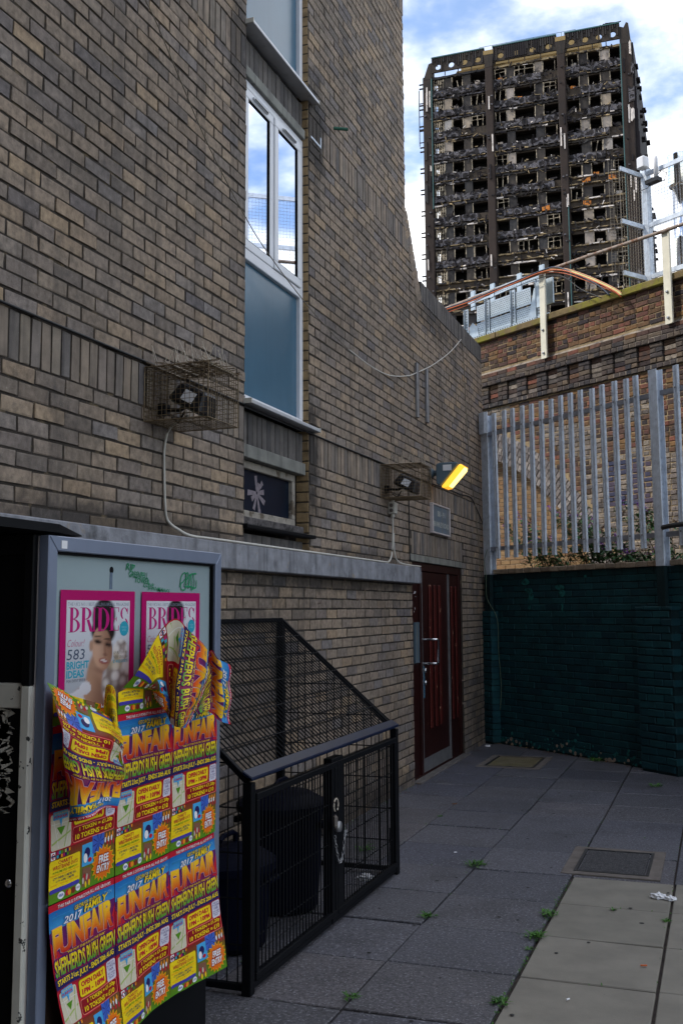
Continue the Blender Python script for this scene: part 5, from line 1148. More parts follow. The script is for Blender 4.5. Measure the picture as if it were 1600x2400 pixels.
    p.rrect(.32,.985,.325,.432,.025,(.75,.2,.15),2.6); p.rrect(.326,.979,.331,.426,.022,K['dred'],3)
    p.text('1 TOKEN = £1.20p',.42,.95,.385,.42,K['yel'],4,.03,0,2); p.text('10 TOKENS = £10',.36,.93,.342,.378,K['yel'],4,.03,0,2)
    p.rect(0,1,0,.315,grad(K['gre'],(.22,.02,.015),.02,.15),1)
    p.rect(.02,.08,.265,.312,K['white'],2); p.oval(.05,.288,.022,.018,K['red'],3); p.oval(.05,.288,.013,.010,K['white'],3.5); p.rect(.022,.078,.283,.293,K['navy'],4)
    for q,c in enumerate(('pink','teal','gre','brown','lgre','navy','org')): p.rect(.10+q*.028,.125+q*.028,.29,.31,K[c],2); p.rect(.10+q*.028,.125+q*.028,.268,.287,K[('teal','black','org','pink','navy','gre','brown')[q]],2)
    p.rrect(0,.45,.075,.26,.02,K['yel'],2)
    for t,h0,h1,a,b_,c in (('CHARITY',.228,.252,.12,.32,'red'),('WRISTBAND DAYS',.197,.223,.05,.41,'red'),('+UNLIMITED RIDING+',.175,.19,.05,.41,'gre'),('WEDNESDAYS 26th JUL 2nd 9th 16th AUG',.158,.17,.02,.43,'org'),('£7.99 UNDER 1.2 METRE TALL',.137,.153,.06,.39,'navy'),('£9.99 OVER 1.2 METRE',.117,.132,.1,.36,'navy'),('1pm-6pm / 2pm-7pm / 1pm-10pm',.1,.112,.03,.42,'org')): p.text(t,a,b_,h0,h1,K[c],3,.01,0,1)
    p.rrect(.01,.44,.06,.085,.012,(.06,.05,.35),3)
    p.rect(.48,.66,.15,.29,K['lblue'],2); p.rect(.64,.82,.21,.33,(.05,.12,.5),2.3); p.rect(.82,1,.22,.325,K['brown'],2.2); p.poly([(.48,.02),(.63,.03),(.62,.13),(.49,.14)],(.22,.1,.06),2.2)
    for q in range(8): an = rad(q*45+10); p.poly([(.73,.27),(.73+.085*math.cos(an),.27+.06*math.sin(an)),(.73+.085*math.cos(an+.12),.27+.06*math.sin(an+.12))],K['navy'],3)
    p.oval(.56,.23,.045,.035,K['navy'],3); p.oval(.53,.20,.03,.03,K['white'],3.2); p.oval(.6,.18,.03,.015,K['red'],3.3)
    for q in range(9): p.oval(.84+.017*q,.25+.03*math.sin(q*2.1)+.02,.012,.02,(K['white'],K['org'],K['red'])[q%3],3,8)
    for q in range(6): p.oval(.5+.02*q,.06+.03*math.sin(q*2.3),.014,.022,(K['cream'],K['red'],K['yel'])[q%3],3,8)
    st_ = [(.81+(.175 if q%2 else .135)*math.cos(2*math.pi*q/36),.125+(.115 if q%2 else .088)*math.sin(2*math.pi*q/36)) for q in range(36)]
    p.poly([(.81+(x-.81)*1.06,.125+(y-.125)*1.06) for x,y in st_],K['yel'],3.6); p.poly(st_,(.75,.16,.01),4.2)
    p.text('FREE',.735,.885,.13,.18,K['white'],6,.03,.1,2,None,(K['dred'],.006)); p.text('ENTRY',.71,.905,.07,.12,K['white'],6,.03,.1,2,None,(K['dred'],.006))
    p.oval(.17,.032,.045,.022,K['white'],2); p.text('VISA',.14,.20,.024,.041,(.03,.06,.4),3,.02,.2,1)
    p.oval(.255,.032,.026,.019,K['red'],2); p.oval(.285,.032,.026,.019,K['org'],2.4); p.oval(.35,.032,.034,.02,(.2,.03,.015),2); p.oval(.425,.034,.036,.022,K['white'],2); p.text('CASH',.40,.45,.028,.042,K['navy'],3,.0,0,1)
    cp_ = [(0,0),(.045,.04),(.12,.085),(.21,.135),(.37,.285),(.425,.31),(.5,.415),(.57,.485),(.69,.6),(.77,.7),(.82,.765),(1,1)]
    def g(h):
        f = 1-h/H
        for (a,b_),(c,d) in zip(cp_, cp_[1:]):
            if f <= c: return H*(1-(b_+(d-b_)*(f-a)/(c-a)))
        return 0
    out_ = []
    for v, f, col, lay in p.items:
        c2 = [col(x,y) for x,y in v] if callable(col) else None; v2 = [(x, max(0,min(H,g(min(H,max(0,y)))))) for x,y in v]
        if c2:
            tb = {(round(a,5),round(b_,5)): c for (a,b_), c in zip(v2,c2)}; c0_ = c2[0]
            col = (lambda tb, c0_: lambda x, y: tb.get((round(x,5),round(y,5)), c0_))(tb, c0_)
        out_.append((v2, f, col, lay))
    p.items = out_
    return p
FLY = flyer(); FW = .358
def add_flyer(name, fn, cu, ch, label, clip=None, mat='print', loc=(3.2,-.85,.8), grp='funfair posters pasted over the poster case'):
    def f2(u,h): p_ = fn(u,h); return (p_[0]-loc[0],p_[1]-loc[1],p_[2]-loc[2])
    me = FLY.mesh(name, f2, cu, ch, .0007, clip); me.materials.append(MT[mat]); me.polygons.foreach_set('use_smooth', [True]*len(me.polygons))
    o = bpy.data.objects.new(name, me); COL.objects.link(o); o.location = WALL.w(*loc); o.rotation_euler = (0,0,WALL.a); tagm(o, label, 'poster', grp); return o
def wav(x, z, a=.006): return .0022*(1-2*abs(mnoise.noise((x*9,z*11,6.6))))+a*mnoise.noise((x*5.5,z*4.5,1.7))+a*.5*mnoise.noise((x*14,z*5,4.2))
Y0 = -.868
def row1(x0, z0, dz=0):
    return lambda u,h: (x0+u*FW, Y0-wav(x0+u*FW,z0+h*FW)-.002*x0, z0+h*FW+.012*math.sin(u*2)*0)
def row2(x0, z0, sh):
    def fn(u,h):
        t = max(0,1-h/1.43); x = x0+u*FW; k = t**1.6
        side = max(0,1-(x-2.69)/.3)
        return (x+sh*k+.085*k*side, Y0-.003-wav(x,z0+h*FW,.009)-.055*k*(.6+.4*math.sin(x*7))-.03*k*side, z0+h*FW+.02*k)
    return fn
CU = [q/12 for q in range(1,12)]; CH = [q*.1 for q in range(1,15)]
names = ('left', 'middle', 'right'); X3 = (2.690,3.052,3.412)
for c in range(3):
    add_flyer('funfair_poster', row1(X3[c],.772), CU, CH, ('leftmost funfair poster of the upper complete row beneath the torn flap','middle funfair poster of the upper complete row','rightmost funfair poster of the upper complete row below the large flap')[c], loc=(X3[c],-.85,.772))
    add_flyer('funfair_poster', row2(X3[c]+.002,.256,.0), CU, CH, ('leftmost funfair poster of the bottom row curling away at its foot','middle funfair poster of the bottom row','rightmost funfair poster of the bottom row near the bin cage')[c], loc=(X3[c],-.85,.256))
    hh = (.30,.20,.14)[c]
    add_flyer('torn_poster_strip', (lambda x0: lambda u,h: (x0+u*FW, Y0-.003-wav(x0+u*FW,1.3+h*FW), 1.286+h*FW))(X3[c]), CU, CH, ('torn bottom strip of a funfair poster at the left frame edge','torn bottom strip of a funfair poster below the bridal cover','torn bottom strip of a funfair poster under the large flap')[c], clip=[((0,hh,0),(.25 if c == 0 else -.2,1,0))], loc=(X3[c],-.85,1.29), grp='torn funfair posters')
# flaps: poster paper peeled forward and hanging
def catm(vals, t):
    n = len(vals)-1; x = max(0,min(.9999,t))*n; i = int(x); f = x-i; a = vals[max(i-1,0)]; b_ = vals[i]; c = vals[i+1]; d = vals[min(i+2,n)]
    return Vector([.5*((2*b_[j])+(-a[j]+c[j])*f+(2*a[j]-5*b_[j]+4*c[j]-d[j])*f*f+(-a[j]+3*b_[j]-3*c[j]+d[j])*f**3) for j in range(3)])
# left flap: upside down, hinge on top
T1 = [Vector((2.6520, -0.8750, 1.4176)), Vector((2.7525, -0.9000, 1.3667)), Vector((2.8987, -0.9050, 1.3113)), Vector((3.0407, -0.8850, 1.2536))]
M1 = [Vector((2.6358, -0.9300, 1.3094)), Vector((2.6976, -0.9700, 1.2611)), Vector((2.8605, -0.9550, 1.2163)), Vector((3.0566, -0.9000, 1.1563))]
M2 = [Vector((2.6398, -0.9500, 1.1883)), Vector((2.6680, -1.0000, 1.1563)), Vector((2.8407, -0.9700, 1.1207)), Vector((3.0212, -0.9200, 1.0874))]
B1 = [Vector((2.6562, -0.9700, 1.0185)), Vector((2.6539, -1.0200, 1.0339)), Vector((2.7891, -0.9900, 1.0382)), Vector((2.9623, -0.9300, 1.0044))]
def crease(s, t, o): return .012*(1-abs(mnoise.noise((s*2.2+o,t*3.0,o)))*2.2)*.25+.0012*(1-abs(mnoise.noise((s*8,t*7+o,o)))*2)
def flapA(u, h):
    s, t = 1-u, h/1.43        # turned by half a circle: foot of the print at the hinge
    p_ = catm([catm(T1,s),catm(M1,s),catm(M2,s),catm(B1,s)], t)
    p_.y -= .006*math.sin(s*9+t*4)+.004*math.sin(t*17+s*5)+.01*mnoise.noise((s*4,t*5,8))+crease(s,t,1.3); return p_
CU2 = [q/22 for q in range(1,22)]; CH2 = [q*1.43/28 for q in range(1,28)]
add_flyer('peeled_poster', flapA, CU2, CH2, 'upside down funfair poster flap hanging over the left posters', loc=(2.85,-.93,1.2), grp='peeled funfair poster flaps')
# right flap: turned a quarter, pleated, with a peak
def patch(rows):
    def fn(s, t): return catm([catm(r_, s) for r_ in rows], t)
    return fn
Ta = [Vector((3.0789, -0.8750, 1.3722)), Vector((3.1394, -0.9300, 1.4857)), Vector((3.2589, -0.9550, 1.5961)), Vector((3.3101, -0.9850, 1.5641)), Vector((3.4281, -0.9850, 1.5081)), Vector((3.5516, -0.9500, 1.4659))]
Tb = [Vector((3.1636, -0.8850, 1.3635)), Vector((3.1897, -0.9400, 1.4260)), Vector((3.2783, -0.9400, 1.4358)), Vector((3.2519, -1.0000, 1.4204)), Vector((3.3498, -1.0100, 1.4031)), Vector((3.5038, -0.9650, 1.3622))]
Tc = [Vector((3.2206, -0.8900, 1.3566)), Vector((3.2125, -0.9450, 1.3453)), Vector((3.2670, -0.9450, 1.3047)), Vector((3.2096, -1.0100, 1.2969)), Vector((3.2793, -1.0200, 1.3055)), Vector((3.4292, -0.9800, 1.2992))]
Td = [Vector((3.2735, -0.8900, 1.3468)), Vector((3.2259, -0.9500, 1.2867)), Vector((3.2657, -0.9500, 1.2467)), Vector((3.2176, -1.0000, 1.2345)), Vector((3.2356, -1.0100, 1.2258)), Vector((3.3095, -0.9900, 1.2202))]
fB = patch([Ta,Tb,Tc,Td])
def flapB(u, h):
    s, t = h/1.43, u
    s = max(0.0,s)**.85; p_ = fB(s, t); p_.y -= .005*math.sin(s*16+t*3)+.008*mnoise.noise((s*5,t*4,3))+crease(s,t,4.7); return p_
add_flyer('peeled_poster', flapB, CU2, CH2, 'large peaked funfair poster flap hanging sideways over the bridal cover', loc=(3.4,-.95,1.4), grp='peeled funfair poster flaps')
Ua = [Vector((3.4582, -0.9300, 1.3033)), Vector((3.5445, -0.9500, 1.4725)), Vector((3.5573, -0.9900, 1.4455)), Vector((3.6278, -1.0000, 1.4216))]
Ub = [Vector((3.4657, -0.9300, 1.2643)), Vector((3.5608, -0.9500, 1.3581)), Vector((3.5634, -0.9950, 1.3400)), Vector((3.6405, -1.0000, 1.3218))]
Uc = [Vector((3.4729, -0.9300, 1.2407)), Vector((3.5365, -0.9600, 1.2540)), Vector((3.5686, -0.9900, 1.2175)), Vector((3.6315, -1.0000, 1.1989))]
fC = patch([Ua,Ub,Uc])
def flapC(u, h): s = max(0,(h-.75)/.68); p_ = fC(s, u); p_.y -= .004*math.sin(u*14+s*6)+crease(s,u,9.1); return p_
add_flyer('peeled_poster', flapC, CU2, CH2, 'narrow funfair poster flap sticking out past the right edge of the case', clip=[((0,.8,0),(0,-1,0))], loc=(3.7,-.95,1.4), grp='peeled funfair poster flaps')
# twisted yellow remnant between the flaps
Va = [Vector((2.9546, -0.8800, 1.3163)), Vector((2.9353, -0.9000, 1.3910)), Vector((2.9385, -0.9200, 1.3939)), Vector((2.9756, -0.9100, 1.3694))]
Vb = [Vector((2.9919, -0.8900, 1.2453)), Vector((2.9669, -0.9050, 1.2754)), Vector((2.9580, -0.9200, 1.2767)), Vector((2.9951, -0.9100, 1.2592))]
Vc = [Vector((3.0163, -0.9000, 1.1209)), Vector((3.0048, -0.9100, 1.1365)), Vector((3.0040, -0.9200, 1.1370)), Vector((3.0364, -0.9100, 1.1185))]
fD = patch([Va,Vb,Vc])
def flapD(u, h): return fD(u/.47, (.31-h)/.31)
add_flyer('torn_poster_strip', flapD, CU2, CH2, 'narrow twisted yellow strip of poster hanging beside the left flap', clip=[((.46,0,0),(1,0,0)),((0,.30,0),(0,1,0))], loc=(3.05,-.88,1.3), grp='torn funfair posters')

# ---- bridal magazine posters
def serif(p, ch, u0, u1, h0, h1, col, lay):
    w_, hh = u1-u0, h1-h0; T_, t_ = w_*.26, w_*.07
    R_ = lambda a,b_,c,d: p.rect(u0+a*w_,u0+b_*w_,h0+c*hh,h0+d*hh,col,lay)
    def arc(cu, chh, rx, ry, tk, tn, a0, a1, n=14):
        for q in range(n):
            t0, t1 = rad(a0+(a1-a0)*q/n), rad(a0+(a1-a0)*(q+1)/n)
            f = lambda t: (tn+(tk-tn)*abs(math.cos(t)))
            o = [(u0+(cu+rx*math.cos(t))*w_, h0+(chh+ry*math.sin(t))*hh) for t in (t0,t1)]; i = [(u0+(cu+(rx-f(t))*math.cos(t))*w_, h0+(chh+(ry-f(t)*.35)*math.sin(t))*hh) for t in (t1,t0)]
            p.poly(o+i, col, lay+.1)
    if ch in 'BRDEI': R_(.14,.38,0,1); R_(0,.5,0,.02); R_(0,.5,.98,1)
    if ch == 'B': arc(.36,.76,.5,.24,.22,.06,-90,90); arc(.36,.27,.6,.27,.24,.06,-90,90)
    if ch == 'R': arc(.36,.75,.52,.25,.22,.06,-90,90); p.poly([(u0+.5*w_,h0+.5*hh),(u0+.72*w_,h0+.5*hh),(u0+1.02*w_,h0),(u0+.78*w_,h0)],col,lay+.1)
    if ch == 'D': arc(.34,.5,.64,.5,.25,.05,-90,90,20)
    if ch == 'E': R_(.38,.9,.97,1); R_(.38,.9,0,.03); R_(.38,.7,.49,.52); R_(.84,.9,.8,1); R_(.84,.9,0,.22); R_(.66,.7,.4,.6)
    if ch == 'S': arc(.5,.74,.42,.26,.2,.06,20,250); arc(.5,.27,.44,.27,.22,.06,-160,70); R_(.84,.9,.72,.98); R_(.06,.12,.02,.28)
def cover_print():
    p = Print(); H = 1.34; rr = random.Random(5)
    p.rect(0,1,0,H,K['pink'],0); p.rect(.075,.925,.07,H-.10,grad((.34,.36,.4),K['paper'],.2,1.0),1)
    p.text("THE UK'S NO.1 BEST-SELLING BRIDAL MAGAZINE",.09,.91,1.185,1.22,(.2,.22,.28),2,0,0,1)
    sst = lambda a,b_,x: (lambda t: t*t*(3-2*t))(max(0,min(1,(x-a)/(b_-a))))
    def ell(u, h, cu, chh, ru, rh, an=0, soft=.12):
        c, s_ = math.cos(an), math.sin(an); dx_, dy_ = u-cu, h-chh; return 1-sst(1-soft, 1+soft, math.hypot((dx_*c+dy_*s_)/ru, (-dx_*s_+dy_*c)/rh))
    def mixc(a, b_, t): return tuple(a[i]+(b_[i]-a[i])*t for i in range(3))
    def pic(u, h):
        nz = lambda s_, o: mnoise.noise((u*s_,h*s_,o))
        c = mixc((.36,.38,.42),(.6,.61,.65),sst(.3,1.1,h))
        # bouquet on the right, lace on the left
        vd_ = mnoise.voronoi((u*9,h*9,.5))[0][0]; pet = mixc((.62,.58,.55),(.2,.15,.13),sst(.25,.75,vd_)); pet = mixc(pet,(.45,.2,.2),sst(.1,.45,nz(3,2))*.7); pet = mixc(pet,(.5,.42,.26),sst(.05,.4,nz(4,9))*.5)
        skin = mixc((.50,.29,.19),(.2,.095,.06),sst(.40,.74,u+.22*(h-.75)+.05*nz(6,1))); skin = mixc(skin,(.62,.40,.29),.45*ell(u,h,.49,.76,.06,.10,.2,.9))
        c = mixc(c, mixc(skin,(.12,.06,.04),.35), max(ell(u,h,.45,.48,.11,.26,-.15,.2), 0))
        c = mixc(c, mixc((.44,.25,.16),(.2,.1,.065),sst(.3,.6,u)), max(ell(u,h,.36,.18,.26,.22,.3,.2), ell(u,h,.44,.30,.13,.2,0,.3)))
        c = mixc(c, (.016,.012,.012), max(ell(u,h,.56,1.08,.155,.185,-.1,.12), ell(u,h,.555,.93,.165,.13,-.15,.15)))
        c = mixc(c, (.07,.05,.045), .5*ell(u,h,.50,1.1,.03,.11,-.3,.8))
        c = mixc(c, skin, ell(u,h,.545,.755,.135,.225,.18,.06))
        c = mixc(c, (.016,.012,.012), ell(u,h,.56,1.0,.13,.055,-.22,.25))
        c = mixc(c, mixc(skin,(.15,.07,.05),.3), ell(u,h,.395,.79,.025,.055,0,.3))
        for eu, eh, rr_ in ((.485,.825,.042),(.625,.79,.038)):
            c = mixc(c,(.06,.03,.025),.75*ell(u,h,eu,eh+.004,rr_*1.35,.028,-.2,.7)); c = mixc(c,(.012,.008,.008),ell(u,h,eu,eh,rr_,.013,-.2,.35)); c = mixc(c,(.02,.013,.012),.85*ell(u,h,eu-.004,eh+.055,rr_*1.45,.010,-.12+.3*(eu-.55),.5))
        c = mixc(c,(.2,.09,.06),.6*ell(u,h,.582,.73,.014,.06,.15,.8)); c = mixc(c,(.13,.055,.04),.7*ell(u,h,.585,.692,.03,.012,-.2,.6))
        c = mixc(c,(.24,.04,.045),ell(u,h,.565,.628,.062,.026,-.25,.3)); c = mixc(c,(.6,.55,.52),ell(u,h,.567,.634,.045,.010,-.25,.35)); c = mixc(c,(.16,.07,.05),.5*ell(u,h,.53,.535,.09,.025,-.3,.8))
        fm = max(ell(u,h,.80,.36,.24,.29,.2,.25), ell(u,h,.80,.72,.10,.12,0,.3)); fm = sst(.35,.6,fm+.25*nz(9,5)); c = mixc(c, pet, fm)
        lm = sst(.45,.6,max(ell(u,h,.22,.2,.13,.17,0,.4),ell(u,h,.33,.38,.07,.07,0,.4))+.35*nz(14,7)); c = mixc(c,(.6,.6,.64),lm*.9)
        return c
    nu, nh = 58, 78; vs_ = [(.075+.85*i/nu, .07+(H-.17)*j/nh) for j in range(nh+1) for i in range(nu+1)]
    p.items.append((vs_, [(j*(nu+1)+i, j*(nu+1)+i+1, (j+1)*(nu+1)+i+1, (j+1)*(nu+1)+i) for j in range(nh) for i in range(nu)], pic, 4))
    p.text("THE UK'S NO.1 BEST-SELLING BRIDAL MAGAZINE",.09,.91,1.185,1.22,(.2,.22,.28),5,0,0,1)
    x = .10
    for ch, wd in (('B',.15),('R',.165),('I',.085),('D',.18),('E',.15),('S',.13)): serif(p, ch, x, x+wd, .93, 1.17, (.46,.012,.17), 6.6); x += wd*(.62 if ch == 'I' else .97)
    p.oval(.845,.95,.066,.078,K['teal'],7); p.text('YOUR NO.1',.805,.885,.955,.975,(.3,.6,.7),7.6,0,0,1); p.text('GUIDE',.815,.875,.925,.945,(.3,.6,.7),7.6,0,0,1)
    p.text('Colour!',.095,.31,.79,.86,(.5,.12,.22),7,-.01,.35,2); p.text('583',.09,.315,.665,.765,(.07,.09,.14),7,.0,.1,2)
    p.text('BRIGHT',.09,.37,.575,.65,K['teal'],7,.03,0,2); p.text('IDEAS',.09,.31,.49,.565,K['teal'],7,.03,0,2); p.text('FOR EVERY BRIDE',.095,.33,.45,.478,(.12,.12,.14),7,0,0,1)
    for t,b_,c in (('OUR TOP 40',.69,(.22,.2,.16)),('NEW SEASON',.645,(.22,.2,.16)),('DRESSES',.60,K['teal'])): p.text(t,.70,.90,b_,b_+.03,c,8,.0,0,1)
    return p
CV = cover_print()
for x0, wd, lb in ((2.768,.44,'left bridal magazine poster with pink border behind the film'), (3.255,.44,'right bridal magazine poster half hidden by the large flap')):
    z1 = 1.694; loc = (x0,-.835,z1-.6)
    me = CV.mesh('magazine_poster', lambda u,h: (u*wd, -.002, (h-1.34)*wd*.74+.6), [], [], .00012); me.materials.append(MT['print_matt']); o = bpy.data.objects.new('magazine_poster', me); COL.objects.link(o); o.location = WALL.w(*loc); o.rotation_euler = (0,0,WALL.a); tagm(o, lb, 'poster', 'bridal posters in the case')
# green marker message
gm = M('green marker ink', (.01,.22,.09), .5, .3, 30)
mk = MB()
for t, x0, x1, z0, z1, sl_ in (('RIP',3.15,3.21,1.768,1.792,-.06),('GREENFELL',3.17,3.30,1.744,1.766,-.03),('TOWER',3.21,3.31,1.726,1.745,-.05),('LOVE',3.27,3.345,1.711,1.727,-.04),('SHANIKA',3.30,3.41,1.702,1.714,-.03),('MARKS',3.37,3.46,1.696,1.707,-.02)):
    v, f = fit_text(t, x0, x1, z0, z1, 2, .012, .2); mk.add([(a,-.8345,z+sl_*(a-x0)+.002*math.sin(a*300)) for a,z in v], f)
q_ = [(3.53+.14*a,1.700+.075*b_) for a,b_ in smooth_pts([(.05,.2),(.12,.7),(.3,.95),(.42,.75),(.25,.5),(.1,.35),(.15,.08),(.35,.1),(.42,.4),(.38,.8),(.5,.95),(.55,.5),(.52,.15),(.6,.5),(.68,.9),(.72,.4),(.7,.1),(.8,.15),(.86,.5),(.82,.9),(.98,.92),(.6,.85),(.3,.3),(.6,.25),(.95,.2),(.98,.6)],6)]
for i in range(len(q_)-1):
    a, b_ = Vector((q_[i][0],0,q_[i][1])), Vector((q_[i+1][0],0,q_[i+1][1])); d = (b_-a).normalized(); n__ = Vector((-d.z,0,d.x))*.0026
    mk.add([(a+n__)+Vector((0,-.8347-.00001*i,0)),(a-n__)+Vector((0,-.8347-.00001*i,0)),(b_-n__)+Vector((0,-.8347-.00001*i,0)),(b_+n__)+Vector((0,-.8347-.00001*i,0))], [(0,1,2,3)])
mk.build('marker_message', gm, case, kind='stuff')

# ================================================================== PLANTS, WEEDS, LITTER
def leaf(b, p, d, ln, wd, droop=.3):
    d = d.normalized(); s = d.cross(Vector((0,0,1))); s = s.normalized() if s.length > .01 else Vector((1,0,0)); m = p+d*ln*.5+Vector((0,0,ln*.08)); e = p+d*ln-Vector((0,0,ln*droop))
    b.add([p, m+s*wd/2, e, m-s*wd/2, m-Vector((0,0,wd*.18))], [(0,1,4),(0,4,3),(1,2,4),(4,2,3)])
def buddleia(s, off, n, hgt, label):
    t = thing('buddleia_bush', label, 'bush', GREEN, (s,off,1.95), 'buddleia bushes behind the fence')
    st, lf_, fl__, dd_ = MB(), MB(), MB(), MB()
    for q in range(n):
        an = R.uniform(0,6.28); ln = hgt*R.uniform(.6,1.1); p0 = Vector((s+R.uniform(-.25,.25),off+R.uniform(-.12,.12),1.95)); dr = Vector((math.cos(an)*.45,math.sin(an)*.25,1)).normalized(); pts = []
        for k in range(7): f = k/6; pts.append(p0+dr*ln*f+Vector((math.cos(an)*.12,math.sin(an)*.08,-.16))*f*f*ln)
        st.tube(pts, [.008*(1-k/9) for k in range(7)], 5)
        for k in range(1,7):
            for e in range(7): a2 = R.uniform(0,6.28); leaf(lf_, pts[k]+Vector((R.uniform(-.03,.03),R.uniform(-.03,.03),R.uniform(-.05,.03))), Vector((math.cos(a2),math.sin(a2),R.uniform(-.1,.6))), R.uniform(.09,.19), R.uniform(.028,.05))
        tip = pts[-1]; dv = (pts[-1]-pts[-3]).normalized(); tgt = fl__ if R.random() < .62 else dd_
        for e in range(46): f = R.random(); c_ = tip+dv*f*.15+Vector((R.gauss(0,.018),R.gauss(0,.018),R.gauss(0,.018)))*(1.25-f); a2 = R.uniform(0,6.28); leaf(tgt, c_, Vector((math.cos(a2),math.sin(a2),R.uniform(-.5,.8))), .026, .022)
    st.build('stems', 'stem', t); lf_.build('foliage', 'leaf', t, kind='stuff'); fl__.build('flowers', 'purple', t, kind='stuff'); dd_.build('dead_flowers', 'dead', t, kind='stuff')
buddleia(-7.95,.75,13,.95,'buddleia with purple flowers behind the left fence pales'); buddleia(-7.35,1.0,14,1.05,'tall flowering buddleia behind the fence in front of the yellow brick')
buddleia(-6.75,.9,11,.5,'low leafy buddleia behind the fence in front of the arch ring'); buddleia(-6.05,1.0,13,1.0,'dark leaved buddleia behind the fence below the blue bricks')
def tuft(x, y, r, n, label, grp='weeds in the paving joints'):
    b = MB()
    for q in range(n): a2 = R.uniform(0,6.28); leaf(b, Vector((x+R.gauss(0,r*.3),y+R.gauss(0,r*.3),.002)), Vector((math.cos(a2),math.sin(a2),R.uniform(.1,.8))), R.uniform(.4,1)*r, R.uniform(.006,.014), .1)
    tagm(b.build('weed', 'weed', base=(x,y,0)), label, 'weed', grp)
tuft(1.225,6.76,.08,60,'bright green weed in the joint below the bin cage'); tuft(1.83,5.81,.065,50,'green weed beside the edge of the pale slabs below the dark cover'); tuft(1.828,5.42,.07,60,'larger green weed on the pale slab edge halfway to the camera')
tuft(1.83,4.50,.05,45,'small weed on the pale slab edge near the bottom of the picture'); tuft(1.222,5.58,.055,40,'flat green weed in the joint between dark slabs'); tuft(2.14,10.15,.08,40,'weed in the paving near the foot of the green wall')
tuft(2.43,5.9,.04,20,'tiny weed in the dark joint of the pale slabs'); tuft(1.222,4.35,.05,30,'small weed in the joint at the bottom left of the paving'); tuft(1.83,5.23,.035,20,'tiny weed beside the pale slab edge'); tuft(.62,8.2,.03,16,'tiny weed in a joint near the door'); tuft(2.15,6.02,.03,16,'tiny weed across the joint of the pale slabs'); tuft(.42,6.95,.09,40,'green weed on the ground inside the bin cage')
tuft(1.45,11.62,.1,60,'leafy weed at the foot of the green wall')
def crumple(x, y, r, label, mat='paper'):
    bm = bmesh.new(); bmesh.ops.create_icosphere(bm, subdivisions=3, radius=r)
    for v in bm.verts: f = 1+.55*mnoise.noise(v.co*(2.2/r)+Vector((x,y,0)))+.3*mnoise.noise(v.co*(6/r)); v.co = Vector((v.co.x*f*1.3,v.co.y*f,max(-.3*r,v.co.z*f*.6)))
    me = bpy.data.meshes.new('paper_scrap'); bm.to_mesh(me); bm.free(); me.materials.append(MT[mat]); o = bpy.data.objects.new('paper_scrap', me); COL.objects.link(o); o.location = (x,y,r*.3); tagm(o, label, 'litter', 'paper litter')
crumple(2.36,6.35,.03,'crumpled white tissue on the pale slabs, left of the pair'); crumple(2.425,6.33,.024,'crumpled white tissue on the pale slabs, right of the pair'); crumple(.68,6.2,.04,'crumpled pale paper lying inside the bin cage')
crumple(.10,12.45,.022,'small white paper scrap in the corner by the door')
def bit(x, y, w_, l_, an, label, mat): tagm(MB().obox(Matrix.Translation((x,y,.006)) @ Matrix.Rotation(an,4,'Z'), l_/2, w_/2, .003).build('litter_scrap', mat, base=(x,y,0), bevel=.001), label, 'litter')
bit(2.36,5.15,.008,.03,.3,'orange cigarette end on the pale slabs','orange'); bit(2.09,4.62,.006,.02,1.0,'white cigarette end on the pale slabs','paper'); bit(1.02,7.05,.012,.02,.4,'white scrap on the dark paving beyond the cage','paper'); bit(.6,8.75,.02,.04,.7,'brown scrap on the paving near the door','dryleaf')
lt = MB()
for q in range(90):
    s = -8.55+R.random()**1.5*2.6; P_ = GREEN.w(s,-R.uniform(.01,.09),.008); a2 = R.uniform(0,6.28); leaf(lt, P_, Vector((math.cos(a2),math.sin(a2),R.uniform(0,.3))), R.uniform(.02,.05), R.uniform(.012,.025), .05)
for q in range(50): P_ = Vector((R.uniform(.01,.1),R.uniform(8.9,12.7),.008)); a2 = R.uniform(0,6.28); leaf(lt, P_, Vector((math.cos(a2),math.sin(a2),R.uniform(0,.3))), R.uniform(.015,.035), R.uniform(.01,.02), .05)
o = lt.build('dry_leaves', 'dryleaf', base=(.5,12,0)); o['kind'] = 'stuff'; tagm(o, 'dry leaves and crumbs gathered along the wall feet', 'leaves')
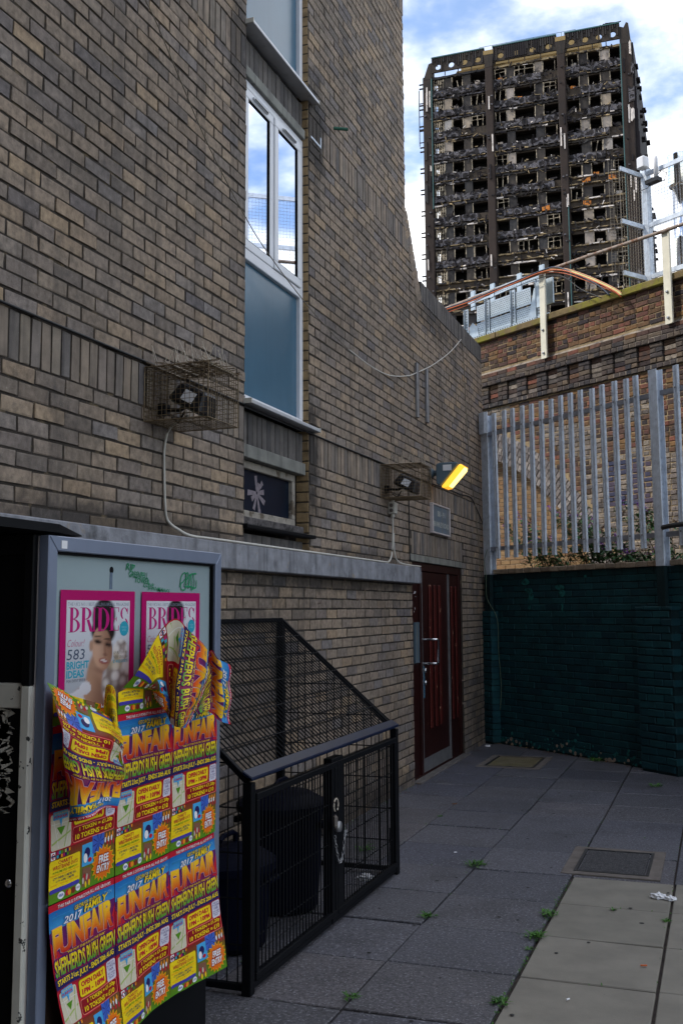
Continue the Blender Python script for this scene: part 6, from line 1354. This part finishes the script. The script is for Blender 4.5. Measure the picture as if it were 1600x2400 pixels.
# pipe end and loose wire by the corner of the green wall
pp_ = thing('pipe_end', 'short silver pipe end in the corner beside the green wall', 'pipe', GREEN, (-8.42,-.1,1.68))
MB().lathe([(.045,0),(.045,.14)], (-8.45,-.02,1.68), 16, Matrix.Rotation(rad(90),4,'X')).build('pipe', 'chrome', pp_, smooth=True); MB().lathe([(.036,0),(.036,.002)], (-8.45,-.163,1.68), 16, Matrix.Rotation(rad(90),4,'X')).build('bore', 'rubber', pp_)
o = MB().tube(smooth_pts([(-8.22,-.1,2.35),(-8.27,-.11,2.2),(-8.24,-.11,2.0),(-8.22,-.12,1.75),(-8.12,-.05,1.5),(-8.13,-.03,1.1),(-8.11,-.02,.7),(-8.14,-.02,.4)],5), .004, 6).build('hanging_wire', 'wire_green', None, GREEN, base=(-8.2,-.1,2.3), smooth=True); tagm(o, 'pale wire hanging down the green wall from the left fence post', 'wire')

ms_ = MB()
for q in range(420):
    k_ = R.random(); x_, y_ = (1.835+R.gauss(0,.006), R.uniform(4,6.6)) if k_ < .3 else (R.choice(XJ[1:5])+R.gauss(0,.005), R.uniform(4,12)) if k_ < .6 else (R.uniform(.0,2.6), YJ0+YP*R.randrange(0,13)+R.gauss(0,.005)) if k_ < .8 else (.012+abs(R.gauss(0,.015)), R.uniform(6.5,9.6))
    a2 = R.uniform(0,6.28); leaf(ms_, Vector((x_,y_,-.004)), Vector((math.cos(a2),math.sin(a2),.6)), R.uniform(.008,.022), R.uniform(.004,.009), .0)
o = ms_.build('joint_moss', 'weed', base=(1.8,6,0)); o['kind'] = 'stuff'; tagm(o, 'scraps of green moss growing in the paving joints', 'moss')
gs_ = MB()
for q in range(60):
    x_, y_, r_ = R.uniform(.9,2.9), R.uniform(4,11), R.uniform(.006,.014); gs_.lathe([(r_,.0006),(r_*.8,.0016)], (x_,y_,.0012), 8)
o = gs_.build('gum_spots', 'iron', base=(2,6,0)); o['kind'] = 'stuff'; tagm(o, 'small dark gum spots trodden into the paving slabs', 'gum')
